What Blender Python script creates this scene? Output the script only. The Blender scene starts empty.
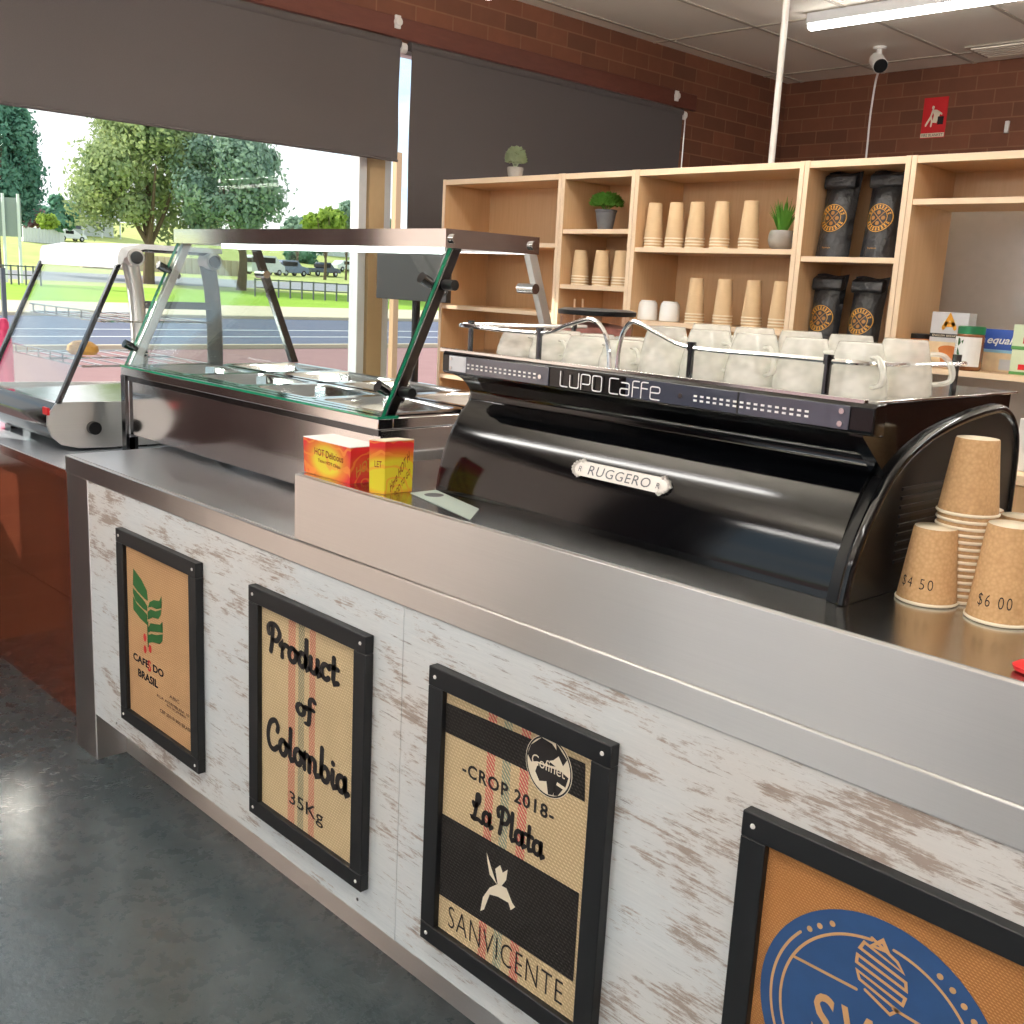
import bpy, bmesh, math, random
from mathutils import Vector, Matrix
random.seed(7)
sc = bpy.context.scene
COL = sc.collection
PI = math.pi
# ------------------------------------------------------------------ camera model
YAW, PITCH, ROLL, FOC = 0.793, 0.212, 0.0503, 1058.0
CAM = Vector((3.242, -1.263, 1.531))
_f = Vector((-math.sin(YAW)*math.cos(PITCH), math.cos(YAW)*math.cos(PITCH), -math.sin(PITCH)))
_r0 = Vector((math.cos(YAW), math.sin(YAW), 0)); _u0 = _r0.cross(_f)
_r = _r0*math.cos(ROLL)+_u0*math.sin(ROLL); _u = -_r0*math.sin(ROLL)+_u0*math.cos(ROLL)
def ray(px, py):
    return _r*((px-512)/FOC) - _u*((py-512)/FOC) + _f
def at(px, py, x=None, y=None, z=None, d=None):
    """point of the place seen at a photo pixel, on a plane of known x, y or z (or at depth d)"""
    v = ray(px, py)
    if x is not None: t = (x-CAM.x)/v.x
    elif y is not None: t = (y-CAM.y)/v.y
    elif z is not None: t = (z-CAM.z)/v.z
    else: t = d
    return CAM+v*t
cam = bpy.data.cameras.new('camera'); camo = bpy.data.objects.new('camera', cam); COL.objects.link(camo)
M = Matrix((_r, _u, -_f)).transposed().to_4x4(); M.translation = CAM
camo.matrix_world = M
cam.sensor_fit = 'HORIZONTAL'; cam.sensor_width = 36; cam.lens = 36*FOC/1024; cam.clip_start = .02; cam.clip_end = 900
sc.camera = camo
sc.view_settings.view_transform = 'Standard'; sc.view_settings.look = 'None'
sc.view_settings.gamma = 1; sc.view_settings.exposure = -0.06; sc.view_settings.use_curve_mapping = False

# ------------------------------------------------------------------ materials
def lin(c):
    return tuple((v/255/12.92 if v/255 <= .04045 else ((v/255+.055)/1.055)**2.4) for v in c)
class N:
    def __init__(s, name):
        s.m = bpy.data.materials.new(name); s.m.use_nodes = True; s.t = s.m.node_tree; s.t.nodes.clear()
        s.out = s.t.nodes.new('ShaderNodeOutputMaterial')
    def n(s, typ, **k):
        nd = s.t.nodes.new('ShaderNode'+typ)
        for a, v in k.items():
            if a.startswith('i_'): nd.inputs[a[2:].replace('_', ' ')].default_value = v
            else: setattr(nd, a, v)
        return nd
    def l(s, a, b): s.t.links.new(a, b)
    def coord(s, scale=(1, 1, 1), kind='Object', rot=(0, 0, 0)):
        tc = s.n('TexCoord'); mp = s.n('Mapping'); mp.inputs['Scale'].default_value = scale
        mp.inputs['Rotation'].default_value = rot
        s.l(tc.outputs[kind], mp.inputs['Vector']); return mp.outputs['Vector']
    def noise(s, vec, scale=5, detail=4, rough=.5):
        nd = s.n('TexNoise'); nd.inputs['Scale'].default_value = scale; nd.inputs['Detail'].default_value = detail
        nd.inputs['Roughness'].default_value = rough; s.l(vec, nd.inputs['Vector']); return nd.outputs['Fac']
    def ramp(s, fac, stops):
        nd = s.n('ValToRGB'); cr = nd.color_ramp
        while len(cr.elements) < len(stops): cr.elements.new(.5)
        for e, (p, c) in zip(cr.elements, stops):
            e.position = p; e.color = (*c[:3], 1) if not isinstance(c, float) else (c, c, c, 1)
        s.l(fac, nd.inputs['Fac']); return nd.outputs['Color']
    def mix(s, fac, a, b, blend='MIX'):
        nd = s.n('Mix', data_type='RGBA', blend_type=blend)
        for v, i in ((fac, 0), (a, 6), (b, 7)):
            if hasattr(v, 'links') or hasattr(v, 'is_linked'): s.l(v, nd.inputs[i])
            elif i == 0: nd.inputs[0].default_value = v
            else: nd.inputs[i].default_value = (*v[:3], 1)
        return nd.outputs[2]
    def bump(s, h, strength=.3, dist=.01):
        b = s.n('Bump'); b.inputs['Strength'].default_value = strength; b.inputs['Distance'].default_value = dist
        s.l(h, b.inputs['Height']); return b.outputs['Normal']
    def bsdf(s, color=None, rough=.5, metal=0, spec=.5, coat=0, coat_rough=.1, emit=None, es=0, normal=None, trans=0, ior=1.45, alpha=1, sheen=0):
        b = s.n('BsdfPrincipled')
        if color is not None:
            if hasattr(color, 'links'): s.l(color, b.inputs['Base Color'])
            else: b.inputs['Base Color'].default_value = (*color[:3], 1)
        if hasattr(rough, 'links'): s.l(rough, b.inputs['Roughness'])
        else: b.inputs['Roughness'].default_value = rough
        b.inputs['Metallic'].default_value = metal; b.inputs['Specular IOR Level'].default_value = spec
        b.inputs['Coat Weight'].default_value = coat; b.inputs['Coat Roughness'].default_value = coat_rough
        b.inputs['Transmission Weight'].default_value = trans; b.inputs['IOR'].default_value = ior
        b.inputs['Alpha'].default_value = alpha
        if emit: b.inputs['Emission Color'].default_value = (*emit, 1); b.inputs['Emission Strength'].default_value = es
        if normal is not None: s.l(normal, b.inputs['Normal'])
        s.l(b.outputs[0], s.out.inputs[0]); return s.m
def flat(name, rgb, rough=.5, metal=0, spec=.5, coat=0, nz=.06, **k):
    """a plain material, slightly uneven"""
    s = N(name); c = lin(rgb); v = s.coord()
    f = s.noise(v, 30, 3)
    col = s.mix(f, tuple(x*(1-nz) for x in c), tuple(min(1, x*(1+nz)) for x in c))
    return s.bsdf(col, rough, metal, spec, coat, **k)
MT = {}
MT['black_paint'] = flat('black_frame_paint', (22, 24, 27), .45)
MT['black_gloss'] = flat('black_gloss_enamel', (5, 6, 8), .09, spec=.5)
MT['black_satin'] = flat('black_satin_enamel', (8, 9, 11), .32, spec=.3)
MT['black_plastic'] = flat('black_plastic', (18, 18, 20), .35)
MT['glare_laminate'] = flat('glossy_laminate_with_glare', (196, 204, 214), .2, coat=.5)  # sun glare on the wooden counter top is put into this pale colour
MT['chrome'] = flat('chrome', (215, 215, 215), .12, metal=1)
MT['pewter'] = flat('pale_pewter', (214, 210, 204), .35, metal=.45)
MT['darkchrome'] = flat('dark_chrome', (90, 92, 95), .18, metal=1)
MT['white_plastic'] = flat('white_plastic', (232, 230, 225), .4)
MT['white_gloss'] = flat('white_glazed_ceramic', (238, 238, 235), .15, coat=.5)
MT['white_enamel'] = flat('white_enamel', (235, 238, 240), .25)
MT['red'] = flat('red_print', (205, 35, 40), .45)
MT['green_print'] = flat('green_print', (40, 95, 45), .8)
MT['red_print'] = flat('red_ink', (200, 50, 45), .8)
MT['ink'] = flat('black_ink', (32, 28, 28), .85)
MT['cream'] = flat('cream_board', (238, 225, 200), .6)
MT['white_paper'] = flat('white_paper', (240, 240, 238), .6)
MT['grey_print'] = flat('pale_grey_print', (205, 207, 212), .4)
MT['led'] = flat('pale_button_marks', (240, 240, 240), .4)
MT['yellow_print'] = flat('golden_print', (205, 150, 60), .5)
MT['gold_dim'] = flat('dull_gold_print', (150, 105, 50), .5)
MT['concrete'] = flat('grey_cement', (150, 148, 143), .8, nz=.2)
MT['zinc'] = flat('dark_zinc', (95, 98, 102), .6, nz=.25)
MT['blue_ink'] = flat('blue_ink', (38, 74, 122), .85, nz=.15)
MT['twine'] = flat('twine_coloured_ink', (206, 158, 108), .9)
MT['beans'] = flat('pinkish_coffee_beans', (190, 140, 132), .4, nz=.6)
MT['pink'] = flat('magenta_plastic', (225, 70, 120), .4)
MT['pastry'] = flat('golden_pastry', (205, 150, 70), .7, nz=.4)
MT['camera_white'] = MT['white_plastic']
def steel(name, v=(222, 220, 218), rough=.26, grain=(2, 2, 600), bump=.06, aniso=0, rot=.25):
    s = N(name); c = s.coord(grain); f = s.noise(c, 1, 2)
    c2 = s.noise(s.coord((3, 3, 3)), 1.5, 3)
    r = s.ramp(c2, [(0, max(.02, rough-.06)), (1, rough+.08)])
    col = s.mix(f, tuple(x*.92 for x in lin(v)), lin(v))
    m = s.bsdf(col, r, 1, normal=s.bump(f, bump, .002))
    if aniso:
        b = [n for n in s.t.nodes if n.type == 'BSDF_PRINCIPLED'][0]; b.inputs['Anisotropic'].default_value = aniso; b.inputs['Anisotropic Rotation'].default_value = rot
        tg = s.n('Tangent', direction_type='RADIAL', axis='Z'); s.l(tg.outputs[0], b.inputs['Tangent'])
    return m
MT['steel'] = steel('brushed_stainless_steel', rough=.40, aniso=.95)
MT['steel_low'] = steel('satin_stainless_worktop', (228, 230, 234), .36, (500, 2, 2), .03)
MT['steel_top'] = steel('stainless_worktop', (196, 198, 198), .2, (500, 2, 2), .03)
MT['steel_smooth'] = steel('polished_stainless_steel', (222, 220, 220), .11, (2, 2, 300), .01)
MT['steel_dark'] = steel('dark_stainless_steel', (120, 118, 116), .16, (2, 300, 2), .02)
def glass(name, tint=(1, 1, 1), refl=1.0, rough=0.0):
    s = N(name); tr = s.n('BsdfTransparent'); tr.inputs[0].default_value = (*tint, 1)
    gl = s.n('BsdfGlossy'); gl.inputs['Roughness'].default_value = rough
    fr = s.n('LayerWeight'); pw = s.n('Math', operation='POWER'); pw.inputs[1].default_value = 5; s.l(fr.outputs['Facing'], pw.inputs[0])
    ml = s.n('Math', operation='MULTIPLY_ADD'); ml.inputs[1].default_value = .9*refl; ml.inputs[2].default_value = .045*refl; s.l(pw.outputs[0], ml.inputs[0])
    mx = s.n('MixShader'); s.l(ml.outputs[0], mx.inputs[0]); s.l(tr.outputs[0], mx.inputs[1]); s.l(gl.outputs[0], mx.inputs[2])
    s.l(mx.outputs[0], s.out.inputs[0]); return s.m
MT['glass'] = glass('clear_glass', (.93, .97, .96))
MT['glass_win'] = glass('window_glass', (.97, .98, .98), .15)
MT['glass_edge'] = flat('green_glass_edge', (30, 140, 105), .1, coat=1)
MT['hopper'] = glass('tinted_clear_plastic', (.8, .72, .7), .8)
def cupglass():
    s = N('pale_wet_glass'); tr = s.n('BsdfTransparent'); tr.inputs[0].default_value = (.93, .96, .93, 1)
    b = s.n('BsdfPrincipled'); b.inputs['Base Color'].default_value = (*lin((250, 247, 240)), 1); b.inputs['Roughness'].default_value = .12
    nz = s.noise(s.coord((1, 1, 1)), 25, 2); r = s.ramp(nz, [(.35, .42), (.7, .68)])
    mx = s.n('MixShader'); s.l(r, mx.inputs[0]); s.l(tr.outputs[0], mx.inputs[1]); s.l(b.outputs[0], mx.inputs[2])
    s.l(mx.outputs[0], s.out.inputs[0]); return s.m
MT['cupglass'] = cupglass()
def emis(name, rgb, st):
    s = N(name); e = s.n('Emission'); e.inputs[0].default_value = (*rgb, 1); e.inputs[1].default_value = st
    s.l(e.outputs[0], s.out.inputs[0]); return s.m
MT['tube'] = emis('glowing_tube', (1, .965, .915), 34)
MT['added_uplight'] = emis('added_uplight_glow', (1, .965, .915), 170)  # upward glow of the added battens, there to lift the ceiling
MT['striplamp'] = emis('glowing_strip_lamp', (1, 1, .97), 8)
def brick():
    s = N('dark_red_brick'); tc = s.n('TexCoord'); sp = s.n('SeparateXYZ'); s.l(tc.outputs['Object'], sp.inputs[0])
    ad = s.n('Math', operation='ADD'); s.l(sp.outputs[0], ad.inputs[0]); s.l(sp.outputs[1], ad.inputs[1])
    cb = s.n('CombineXYZ'); s.l(ad.outputs[0], cb.inputs[0]); s.l(sp.outputs[2], cb.inputs[1])
    b = s.n('TexBrick'); b.offset = .5; s.l(cb.outputs[0], b.inputs['Vector'])
    b.inputs['Scale'].default_value = 1; b.inputs['Brick Width'].default_value = .24; b.inputs['Row Height'].default_value = .086
    b.inputs['Mortar Size'].default_value = .005; b.inputs['Mortar Smooth'].default_value = .4; b.inputs['Bias'].default_value = -.2
    b.inputs['Color1'].default_value = (*lin((132, 82, 58)), 1); b.inputs['Color2'].default_value = (*lin((100, 62, 46)), 1)
    b.inputs['Mortar'].default_value = (*lin((144, 102, 74)), 1)
    nz = s.noise(tc.outputs['Object'], 9, 5, .65)
    col = s.mix(nz, b.outputs['Color'], lin((82, 52, 38))); c2 = s.mix(.6, b.outputs['Color'], col)
    return s.bsdf(c2, .8, normal=s.bump(b.outputs['Fac'], -.25, .004))
MT['brick'] = brick()
def ceilmat():
    s = N('ceiling_tiles'); v = s.coord((1, 1, 1)); f = s.noise(v, 150, 3)
    return s.bsdf(s.mix(f, lin((236, 228, 214)), lin((244, 237, 224))), .85)
MT['ceiling'] = ceilmat()
MT['ceil_grid'] = flat('ceiling_grid_bar', (185, 176, 162), .6)
def floorm():
    s = N('grey_painted_floor'); v = s.coord(); f = s.noise(v, 1.3, 5, .6); g = s.noise(v, 14, 5, .7)
    c = s.mix(f, lin((56, 66, 70)), lin((76, 86, 90))); c = s.mix(s.ramp(g, [(.55, 0.0), (.75, .35)]), c, lin((108, 116, 120)))
    r = s.ramp(g, [(.3, .2), (.8, .42)])
    return s.bsdf(c, r, spec=.55, normal=s.bump(g, .28, .008), coat=.6, coat_rough=.22)
MT['floor'] = floorm()
def whitewash():
    s = N('whitewashed_worn_boards'); v = s.coord((1.0, 1, 3.0), rot=(0, .1, 0)); f = s.noise(v, 5.5, 7, .74)
    fine = s.noise(s.coord((6, 1, 110), rot=(0, .07, 0)), 1.6, 6, .75)
    big = s.noise(s.coord((1, 1, 1.8)), 1.7, 3, .5)
    base = s.mix(fine, lin((192, 200, 204)), lin((238, 241, 241)))
    base = s.mix(s.ramp(big, [(.4, 0.0), (.65, .5)]), base, lin((224, 214, 204)))
    mm = s.n('Math', operation='MULTIPLY'); s.l(f, mm.inputs[0]); s.l(s.ramp(fine, [(.3, .76), (.7, 1.2)]), mm.inputs[1])
    m2 = s.n('Math', operation='MULTIPLY'); s.l(mm.outputs[0], m2.inputs[0]); s.l(s.ramp(big, [(.25, .84), (.75, 1.14)]), m2.inputs[1])
    worn = s.ramp(m2.outputs[0], [(.525, 0.0), (.61, .8)])
    brown = s.mix(fine, lin((104, 84, 72)), lin((176, 152, 134)))
    c = s.mix(worn, base, brown)
    cr = s.ramp(s.noise(s.coord((5, 1, 60), rot=(0, .25, 0)), 1.7, 7, .78), [(.58, 0.0), (.65, .75)])
    c = s.mix(cr, c, lin((118, 104, 96)))
    return s.bsdf(c, .42, normal=s.bump(fine, .1, .002))
MT['whitewash'] = whitewash()
def wood(name, a, b, scale=(1, 1, 14), rough=.45, coat=0, sc_=3):
    s = N(name); v = s.coord(scale); f = s.noise(v, sc_, 5, .6)
    return s.bsdf(s.mix(f, lin(a), lin(b)), rough, coat=coat, normal=s.bump(f, .05, .002))
MT['beech'] = wood('beech_laminate', (198, 160, 118), (218, 184, 144), (30, 30, 1.5))
MT['beech_edge'] = wood('beech_edge_strip', (236, 208, 174), (246, 222, 192), (2, 2, 2))
MT['mahogany'] = wood('varnished_red_brown_wood', (66, 30, 20), (124, 62, 40), (14, 14, 1.2), .22, .6)
MT['trimwood'] = wood('brown_timber_board', (88, 46, 35), (108, 60, 46), (1, 4, 20), .6)
def burlap(name, a, b, stripes=None, scale=260):
    s = N(name); tc = s.n('TexCoord'); sp = s.n('SeparateXYZ'); s.l(tc.outputs['Object'], sp.inputs[0])
    wx = s.n('TexWave', wave_type='BANDS', bands_direction='DIAGONAL'); wx.inputs['Scale'].default_value = scale/6.28*1.6
    wx.inputs['Distortion'].default_value = 1.2; s.l(tc.outputs['Object'], wx.inputs['Vector'])
    wz = s.n('TexWave', wave_type='BANDS', bands_direction='Z'); wz.inputs['Scale'].default_value = scale/6.28*1.2
    wz.inputs['Distortion'].default_value = .8; s.l(tc.outputs['Object'], wz.inputs['Vector'])
    ml = s.n('Math', operation='MULTIPLY'); s.l(wx.outputs['Fac'], ml.inputs[0]); s.l(wz.outputs['Fac'], ml.inputs[1])
    nz = s.noise(s.coord(), 7, 4)
    c = s.mix(ml.outputs[0], lin(tuple(x*.92 for x in a)), lin(b)); c = s.mix(s.ramp(nz, [(.4, 0.0), (.7, .25)]), c, lin(tuple(x*.8 for x in a)))
    for (x0, x1, rgb, amt) in (stripes or []):
        g = s.n('Math', operation='GREATER_THAN'); g.inputs[1].default_value = x0; s.l(sp.outputs[0], g.inputs[0])
        h = s.n('Math', operation='LESS_THAN'); h.inputs[1].default_value = x1; s.l(sp.outputs[0], h.inputs[0])
        k = s.n('Math', operation='MULTIPLY'); s.l(g.outputs[0], k.inputs[0]); s.l(h.outputs[0], k.inputs[1])
        k2 = s.n('Math', operation='MULTIPLY'); s.l(k.outputs[0], k2.inputs[0]); s.l(s.ramp(wx.outputs['Fac'], [(.3, amt), (.6, .15)]), k2.inputs[1])
        c = s.mix(k2.outputs[0], c, lin(rgb))
    return s.bsdf(c, .95, spec=.1, normal=s.bump(ml.outputs[0], .5, .002))
def kraft():
    s = N('dimpled_kraft_paper'); v = s.coord(); vo = s.n('TexVoronoi'); vo.inputs['Scale'].default_value = 190; s.l(v, vo.inputs['Vector'])
    return s.bsdf(s.mix(vo.outputs['Distance'], lin((202, 164, 120)), lin((178, 140, 98))), .7, spec=.3, normal=s.bump(vo.outputs['Distance'], -.7, .003))
MT['kraft'] = kraft()
def kraft2():
    s = N('smooth_kraft_paper'); f = s.noise(s.coord(), 40, 3)
    return s.bsdf(s.mix(f, lin((206, 176, 138)), lin((216, 188, 150))), .7, spec=.3)
MT['kraft_smooth'] = kraft2()
def foil():
    s = N('black_foil_bag'); v = s.coord((1, 1, 1)); f = s.noise(v, 14, 4, .55)
    return s.bsdf(lin((34, 36, 40)), .3, spec=.6, normal=s.bump(f, .8, .02))
MT['foil'] = foil()
def chipmat():
    s = N('red_yellow_flame_card'); tc = s.n('TexCoord')
    gr = s.n('TexGradient', gradient_type='SPHERICAL'); mp = s.n('Mapping'); mp.inputs['Scale'].default_value = (9.5, 7, 15); mp.inputs['Location'].default_value = (0, 0, -.55)
    s.l(tc.outputs['Object'], mp.inputs[0]); s.l(mp.outputs[0], gr.inputs[0])
    w = s.n('TexWave', wave_type='RINGS'); w.inputs['Scale'].default_value = 14; w.inputs['Distortion'].default_value = 9; s.l(tc.outputs['Object'], w.inputs[0])
    c = s.ramp(gr.outputs['Fac'], [(.08, lin((214, 40, 48))), (.34, lin((222, 130, 40))), (.52, lin((222, 206, 50)))])
    c = s.mix(s.ramp(w.outputs['Fac'], [(.86, 0.0), (.94, .6)]), c, lin((235, 150, 60)))
    return s.bsdf(c, .4)
MT['chip'] = chipmat()
def fabric():
    s = N('grey_brown_blind_fabric'); f = s.noise(s.coord((1, 60, 60)), 4, 3)
    c = s.mix(f, lin((84, 80, 80)), lin((95, 90, 90)))
    d = s.n('BsdfDiffuse'); s.l(c, d.inputs[0]); s.l(d.outputs[0], s.out.inputs[0]); return s.m
MT['blind'] = fabric()
def sheer():
    s = N('added_glow_blind_cloth'); d = s.n('BsdfDiffuse'); d.inputs[0].default_value = (.6, .56, .53, 1)
    t = s.n('BsdfTranslucent'); t.inputs[0].default_value = (.92, .84, .80, 1)
    m = s.n('MixShader'); m.inputs[0].default_value = .7; s.l(d.outputs[0], m.inputs[1]); s.l(t.outputs[0], m.inputs[2]); s.l(m.outputs[0], s.out.inputs[0]); return s.m  # sunlit cloth of the added blind, a bright surface for steel reflections
MT['sheer'] = sheer()
def ground(name, a, b, sc_=.8):
    s = N(name); v = s.coord(); f = s.noise(v, sc_, 6, .65); return s.bsdf(s.mix(f, lin(a), lin(b)), .9, spec=.1)
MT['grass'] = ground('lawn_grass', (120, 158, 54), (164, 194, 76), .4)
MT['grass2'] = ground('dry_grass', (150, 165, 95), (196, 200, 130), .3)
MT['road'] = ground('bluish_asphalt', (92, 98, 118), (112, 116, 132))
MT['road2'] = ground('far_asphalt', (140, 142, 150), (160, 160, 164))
MT['path'] = ground('sandy_footpath', (196, 180, 158), (218, 204, 180))
MT['verge'] = ground('shaded_verge', (110, 120, 92), (150, 150, 120), .5)
MT['paving'] = ground('reddish_paving', (136, 104, 106), (160, 128, 126), 3)
MT['line'] = flat('white_road_paint', (220, 220, 220), .8)
MT['bark'] = ground('tree_bark', (92, 78, 66), (130, 114, 98), 6)
def leaf(name, a, b):
    s = N(name); oi = s.noise(s.coord(), .8, 5, .7); c = s.mix(s.ramp(oi, [(.35, 0.0), (.65, 1.0)]), lin(a), lin(b))
    d = s.n('BsdfDiffuse'); t = s.n('BsdfTranslucent'); s.l(c, d.inputs[0]); s.l(c, t.inputs[0])
    m = s.n('MixShader'); m.inputs[0].default_value = .35; s.l(d.outputs[0], m.inputs[1]); s.l(t.outputs[0], m.inputs[2]); s.l(m.outputs[0], s.out.inputs[0]); return s.m
MT['leaf1'] = leaf('olive_leaves', (122, 144, 112), (196, 208, 146))
MT['leaf2'] = leaf('grey_green_leaves', (118, 146, 132), (176, 200, 174))
MT['leaf3'] = leaf('deep_green_leaves', (80, 126, 108), (132, 178, 152))
MT['leaf4'] = leaf('yellow_green_leaves', (110, 140, 60), (176, 200, 100))
MT['leafp'] = leaf('bright_pot_leaves', (70, 140, 50), (150, 205, 100))
MT['leafw'] = leaf('frosted_pot_leaves', (150, 170, 130), (225, 235, 210))
MT['purple'] = leaf('purplish_leaves', (110, 80, 95), (150, 120, 130))
MT['alu'] = flat('white_aluminium_frame', (222, 226, 228), .4)
MT['tanframe'] = flat('tan_aluminium_frame', (196, 170, 130), .5)
MT['wall_cream'] = flat('cream_wall_paint', (198, 176, 166), .7)
MT['wall_dark'] = flat('dark_maroon_wall_paint', (62, 42, 40), .7)
MT['greyboard'] = flat('glossy_grey_splashback', (186, 182, 178), .12, coat=.6)
MT['screen'] = flat('dark_screen', (26, 24, 27), .5)
MT['panel_glass'] = flat('dark_blue_grey_display_glass', (62, 66, 80), .12, coat=1)

# ------------------------------------------------------------------ object helpers
def tag(o, label=None, cat=None, group=None, kind=None):
    if label: o['label'] = label
    if cat: o['category'] = cat
    if group: o['group'] = group
    if kind: o['kind'] = kind
    return o
def thing(name, label, cat, loc=(0, 0, 0), group=None):
    o = bpy.data.objects.new(name, None); COL.objects.link(o); o.location = loc; o.empty_display_size = .05
    return tag(o, label, cat, group)
def wloc(o):
    v = Vector(o.location)
    while o.parent: o = o.parent; v += Vector(o.location)
    return v
class MB:
    def __init__(s): s.bm = bmesh.new()
    def face(s, pts, mi=0):
        f = s.bm.faces.new([s.bm.verts.new(p) for p in pts]); f.material_index = mi; return f
    def box(s, x0, x1, y0, y1, z0, z1, mi=0):
        x0, x1 = sorted((x0, x1)); y0, y1 = sorted((y0, y1)); z0, z1 = sorted((z0, z1))
        v = [s.bm.verts.new((x, y, z)) for x in (x0, x1) for y in (y0, y1) for z in (z0, z1)]
        for q in ((0, 1, 3, 2), (4, 6, 7, 5), (0, 4, 5, 1), (2, 3, 7, 6), (0, 2, 6, 4), (1, 5, 7, 3)):
            f = s.bm.faces.new([v[i] for i in q]); f.material_index = mi
        return s
    def prism(s, poly, axis, a0, a1, mi=0, caps=True):
        """poly of 2D points extruded along axis ('x': (y,z), 'y': (x,z), 'z': (x,y))"""
        mk = {'x': lambda p, a: (a, p[0], p[1]), 'y': lambda p, a: (p[0], a, p[1]), 'z': lambda p, a: (p[0], p[1], a)}[axis]
        A = [s.bm.verts.new(mk(p, a0)) for p in poly]; B = [s.bm.verts.new(mk(p, a1)) for p in poly]
        n = len(poly); fs = []
        for i in range(n): fs.append(s.bm.faces.new((A[i], A[(i+1) % n], B[(i+1) % n], B[i])))
        if caps: fs.append(s.bm.faces.new(A[::-1])); fs.append(s.bm.faces.new(B))
        for f in fs: f.material_index = mi
        return s
    def tube(s, pts, r, n=10, r2=None, cap=True, mi=0):
        pts = [Vector(p) for p in pts]; rings = []; m = len(pts); up = None
        for i, p in enumerate(pts):
            d = (pts[min(i+1, m-1)]-pts[max(i-1, 0)]).normalized()
            if up is None:
                up = Vector((0, 0, 1)) if abs(d.z) < .9 else Vector((1, 0, 0))
            a = (up-d*up.dot(d)).normalized(); b = d.cross(a); up = a
            rr = r if r2 is None else r+(r2-r)*i/(m-1)
            rings.append([s.bm.verts.new(p+(a*math.cos(t)+b*math.sin(t))*rr) for t in [2*PI*k/n for k in range(n)]])
        for A, B in zip(rings, rings[1:]):
            for k in range(n): s.bm.faces.new((A[k], A[(k+1) % n], B[(k+1) % n], B[k])).material_index = mi
        if cap: s.bm.faces.new(rings[0][::-1]).material_index = mi; s.bm.faces.new(rings[-1]).material_index = mi
        return s
    def lathe(s, prof, c=(0, 0, 0), n=24, sx=1, sy=1, cap=True, mi=0):
        """prof: (radius, height) list"""
        rings = []
        for r, h in prof:
            rings.append([s.bm.verts.new((c[0]+r*sx*math.cos(2*PI*k/n), c[1]+r*sy*math.sin(2*PI*k/n), c[2]+h)) for k in range(n)])
        for A, B in zip(rings, rings[1:]):
            for k in range(n): s.bm.faces.new((A[k], A[(k+1) % n], B[(k+1) % n], B[k])).material_index = mi
        if cap:
            s.bm.faces.new(rings[0][::-1]).material_index = mi; s.bm.faces.new(rings[-1]).material_index = mi
        return s
    def ball(s, c, r, sc_=(1, 1, 1), sub=2, mi=0):
        g = bmesh.ops.create_icosphere(s.bm, subdivisions=sub, radius=r)
        for v in g['verts']: v.co = Vector((v.co.x*sc_[0]+c[0], v.co.y*sc_[1]+c[1], v.co.z*sc_[2]+c[2]))
        return s
    def stroke(s, paths, w, P, mi=0, w2=None, asp=1.0):
        """flat mitred ribbons with round ends; P maps a 2D point to 3D"""
        for path in paths:
            pts = [Vector(path[0])]
            for q in path[1:]:
                if (Vector(q)-pts[-1]).length > 1e-5: pts.append(Vector(q))
            if len(pts) < 2: continue
            closed = (pts[0]-pts[-1]).length < 1e-4
            if closed: pts = pts[:-1]
            n = len(pts); L_, R_ = [], []
            for i in range(n):
                a = pts[i-1] if (i or closed) else pts[0]; c = pts[(i+1) % n] if (i < n-1 or closed) else pts[-1]
                d1 = (pts[i]-a); d2 = (c-pts[i])
                if d1.length < 1e-7: d1 = d2
                if d2.length < 1e-7: d2 = d1
                d1 = d1.normalized(); d2 = d2.normalized()
                n1 = Vector((-d1.y, d1.x)); n2 = Vector((-d2.y, d2.x)); m_ = n1+n2
                m_ = n1 if m_.length < .2 else m_.normalized()
                k = min(1.7, 1/max(.3, m_.dot(n1)))
                L_.append(pts[i]+m_*w/2*k); R_.append(pts[i]-m_*w/2*k)
            rg = range(n) if closed else range(n-1)
            for i in rg:
                j = (i+1) % n; s.face([P(R_[i]), P(R_[j]), P(L_[j]), P(L_[i])], mi)
            if not closed:
                for e, o in ((pts[0], pts[0]-pts[1]), (pts[-1], pts[-1]-pts[-2])):
                    b = math.atan2(o.y, o.x); s.face([P(Vector((e.x+w/2*math.cos(b+t), e.y+w/2*math.sin(b+t)))) for t in [PI*(k/6-.5) for k in range(7)]], mi)
        return s
    def disc(s, c, r, P, mi=0, n=20, ry=None):
        ry = ry or r
        s.face([P((c[0]+r*math.cos(2*PI*k/n), c[1]+ry*math.sin(2*PI*k/n))) for k in range(n)], mi); return s
    def build(s, name, mats, parent=None, smooth=True, bevel=0, label=None, cat=None, group=None, kind=None, loc=None, world=True, recalc=True, wn=False):
        bm = s.bm
        if recalc: bmesh.ops.recalc_face_normals(bm, faces=bm.faces)
        if smooth:
            for f in bm.faces: f.smooth = True
            for e in bm.edges:
                if len(e.link_faces) == 2 and e.calc_face_angle(0) > .6: e.smooth = False
        o = bpy.data.objects.new(name, bpy.data.meshes.new(name)); COL.objects.link(o)
        off = Vector((0, 0, 0))
        if parent is not None:
            o.parent = parent
            if world: off = wloc(parent)
        else:
            if loc is None and bm.verts:
                xs = [v.co for v in bm.verts]
                loc = ((min(v.x for v in xs)+max(v.x for v in xs))/2, (min(v.y for v in xs)+max(v.y for v in xs))/2, min(v.z for v in xs))
            loc = loc or (0, 0, 0)
            o.location = loc
            if world: off = Vector(loc)
        for v in bm.verts: v.co -= off
        bm.to_mesh(o.data); bm.free()
        for m in (mats if isinstance(mats, (list, tuple)) else [mats]): o.data.materials.append(MT[m] if isinstance(m, str) else m)
        if bevel:
            bv = o.modifiers.new('bevel', 'BEVEL'); bv.width = bevel; bv.segments = 2; bv.limit_method = 'ANGLE'; bv.angle_limit = .6
        return tag(o, label, cat, group, kind)
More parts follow.
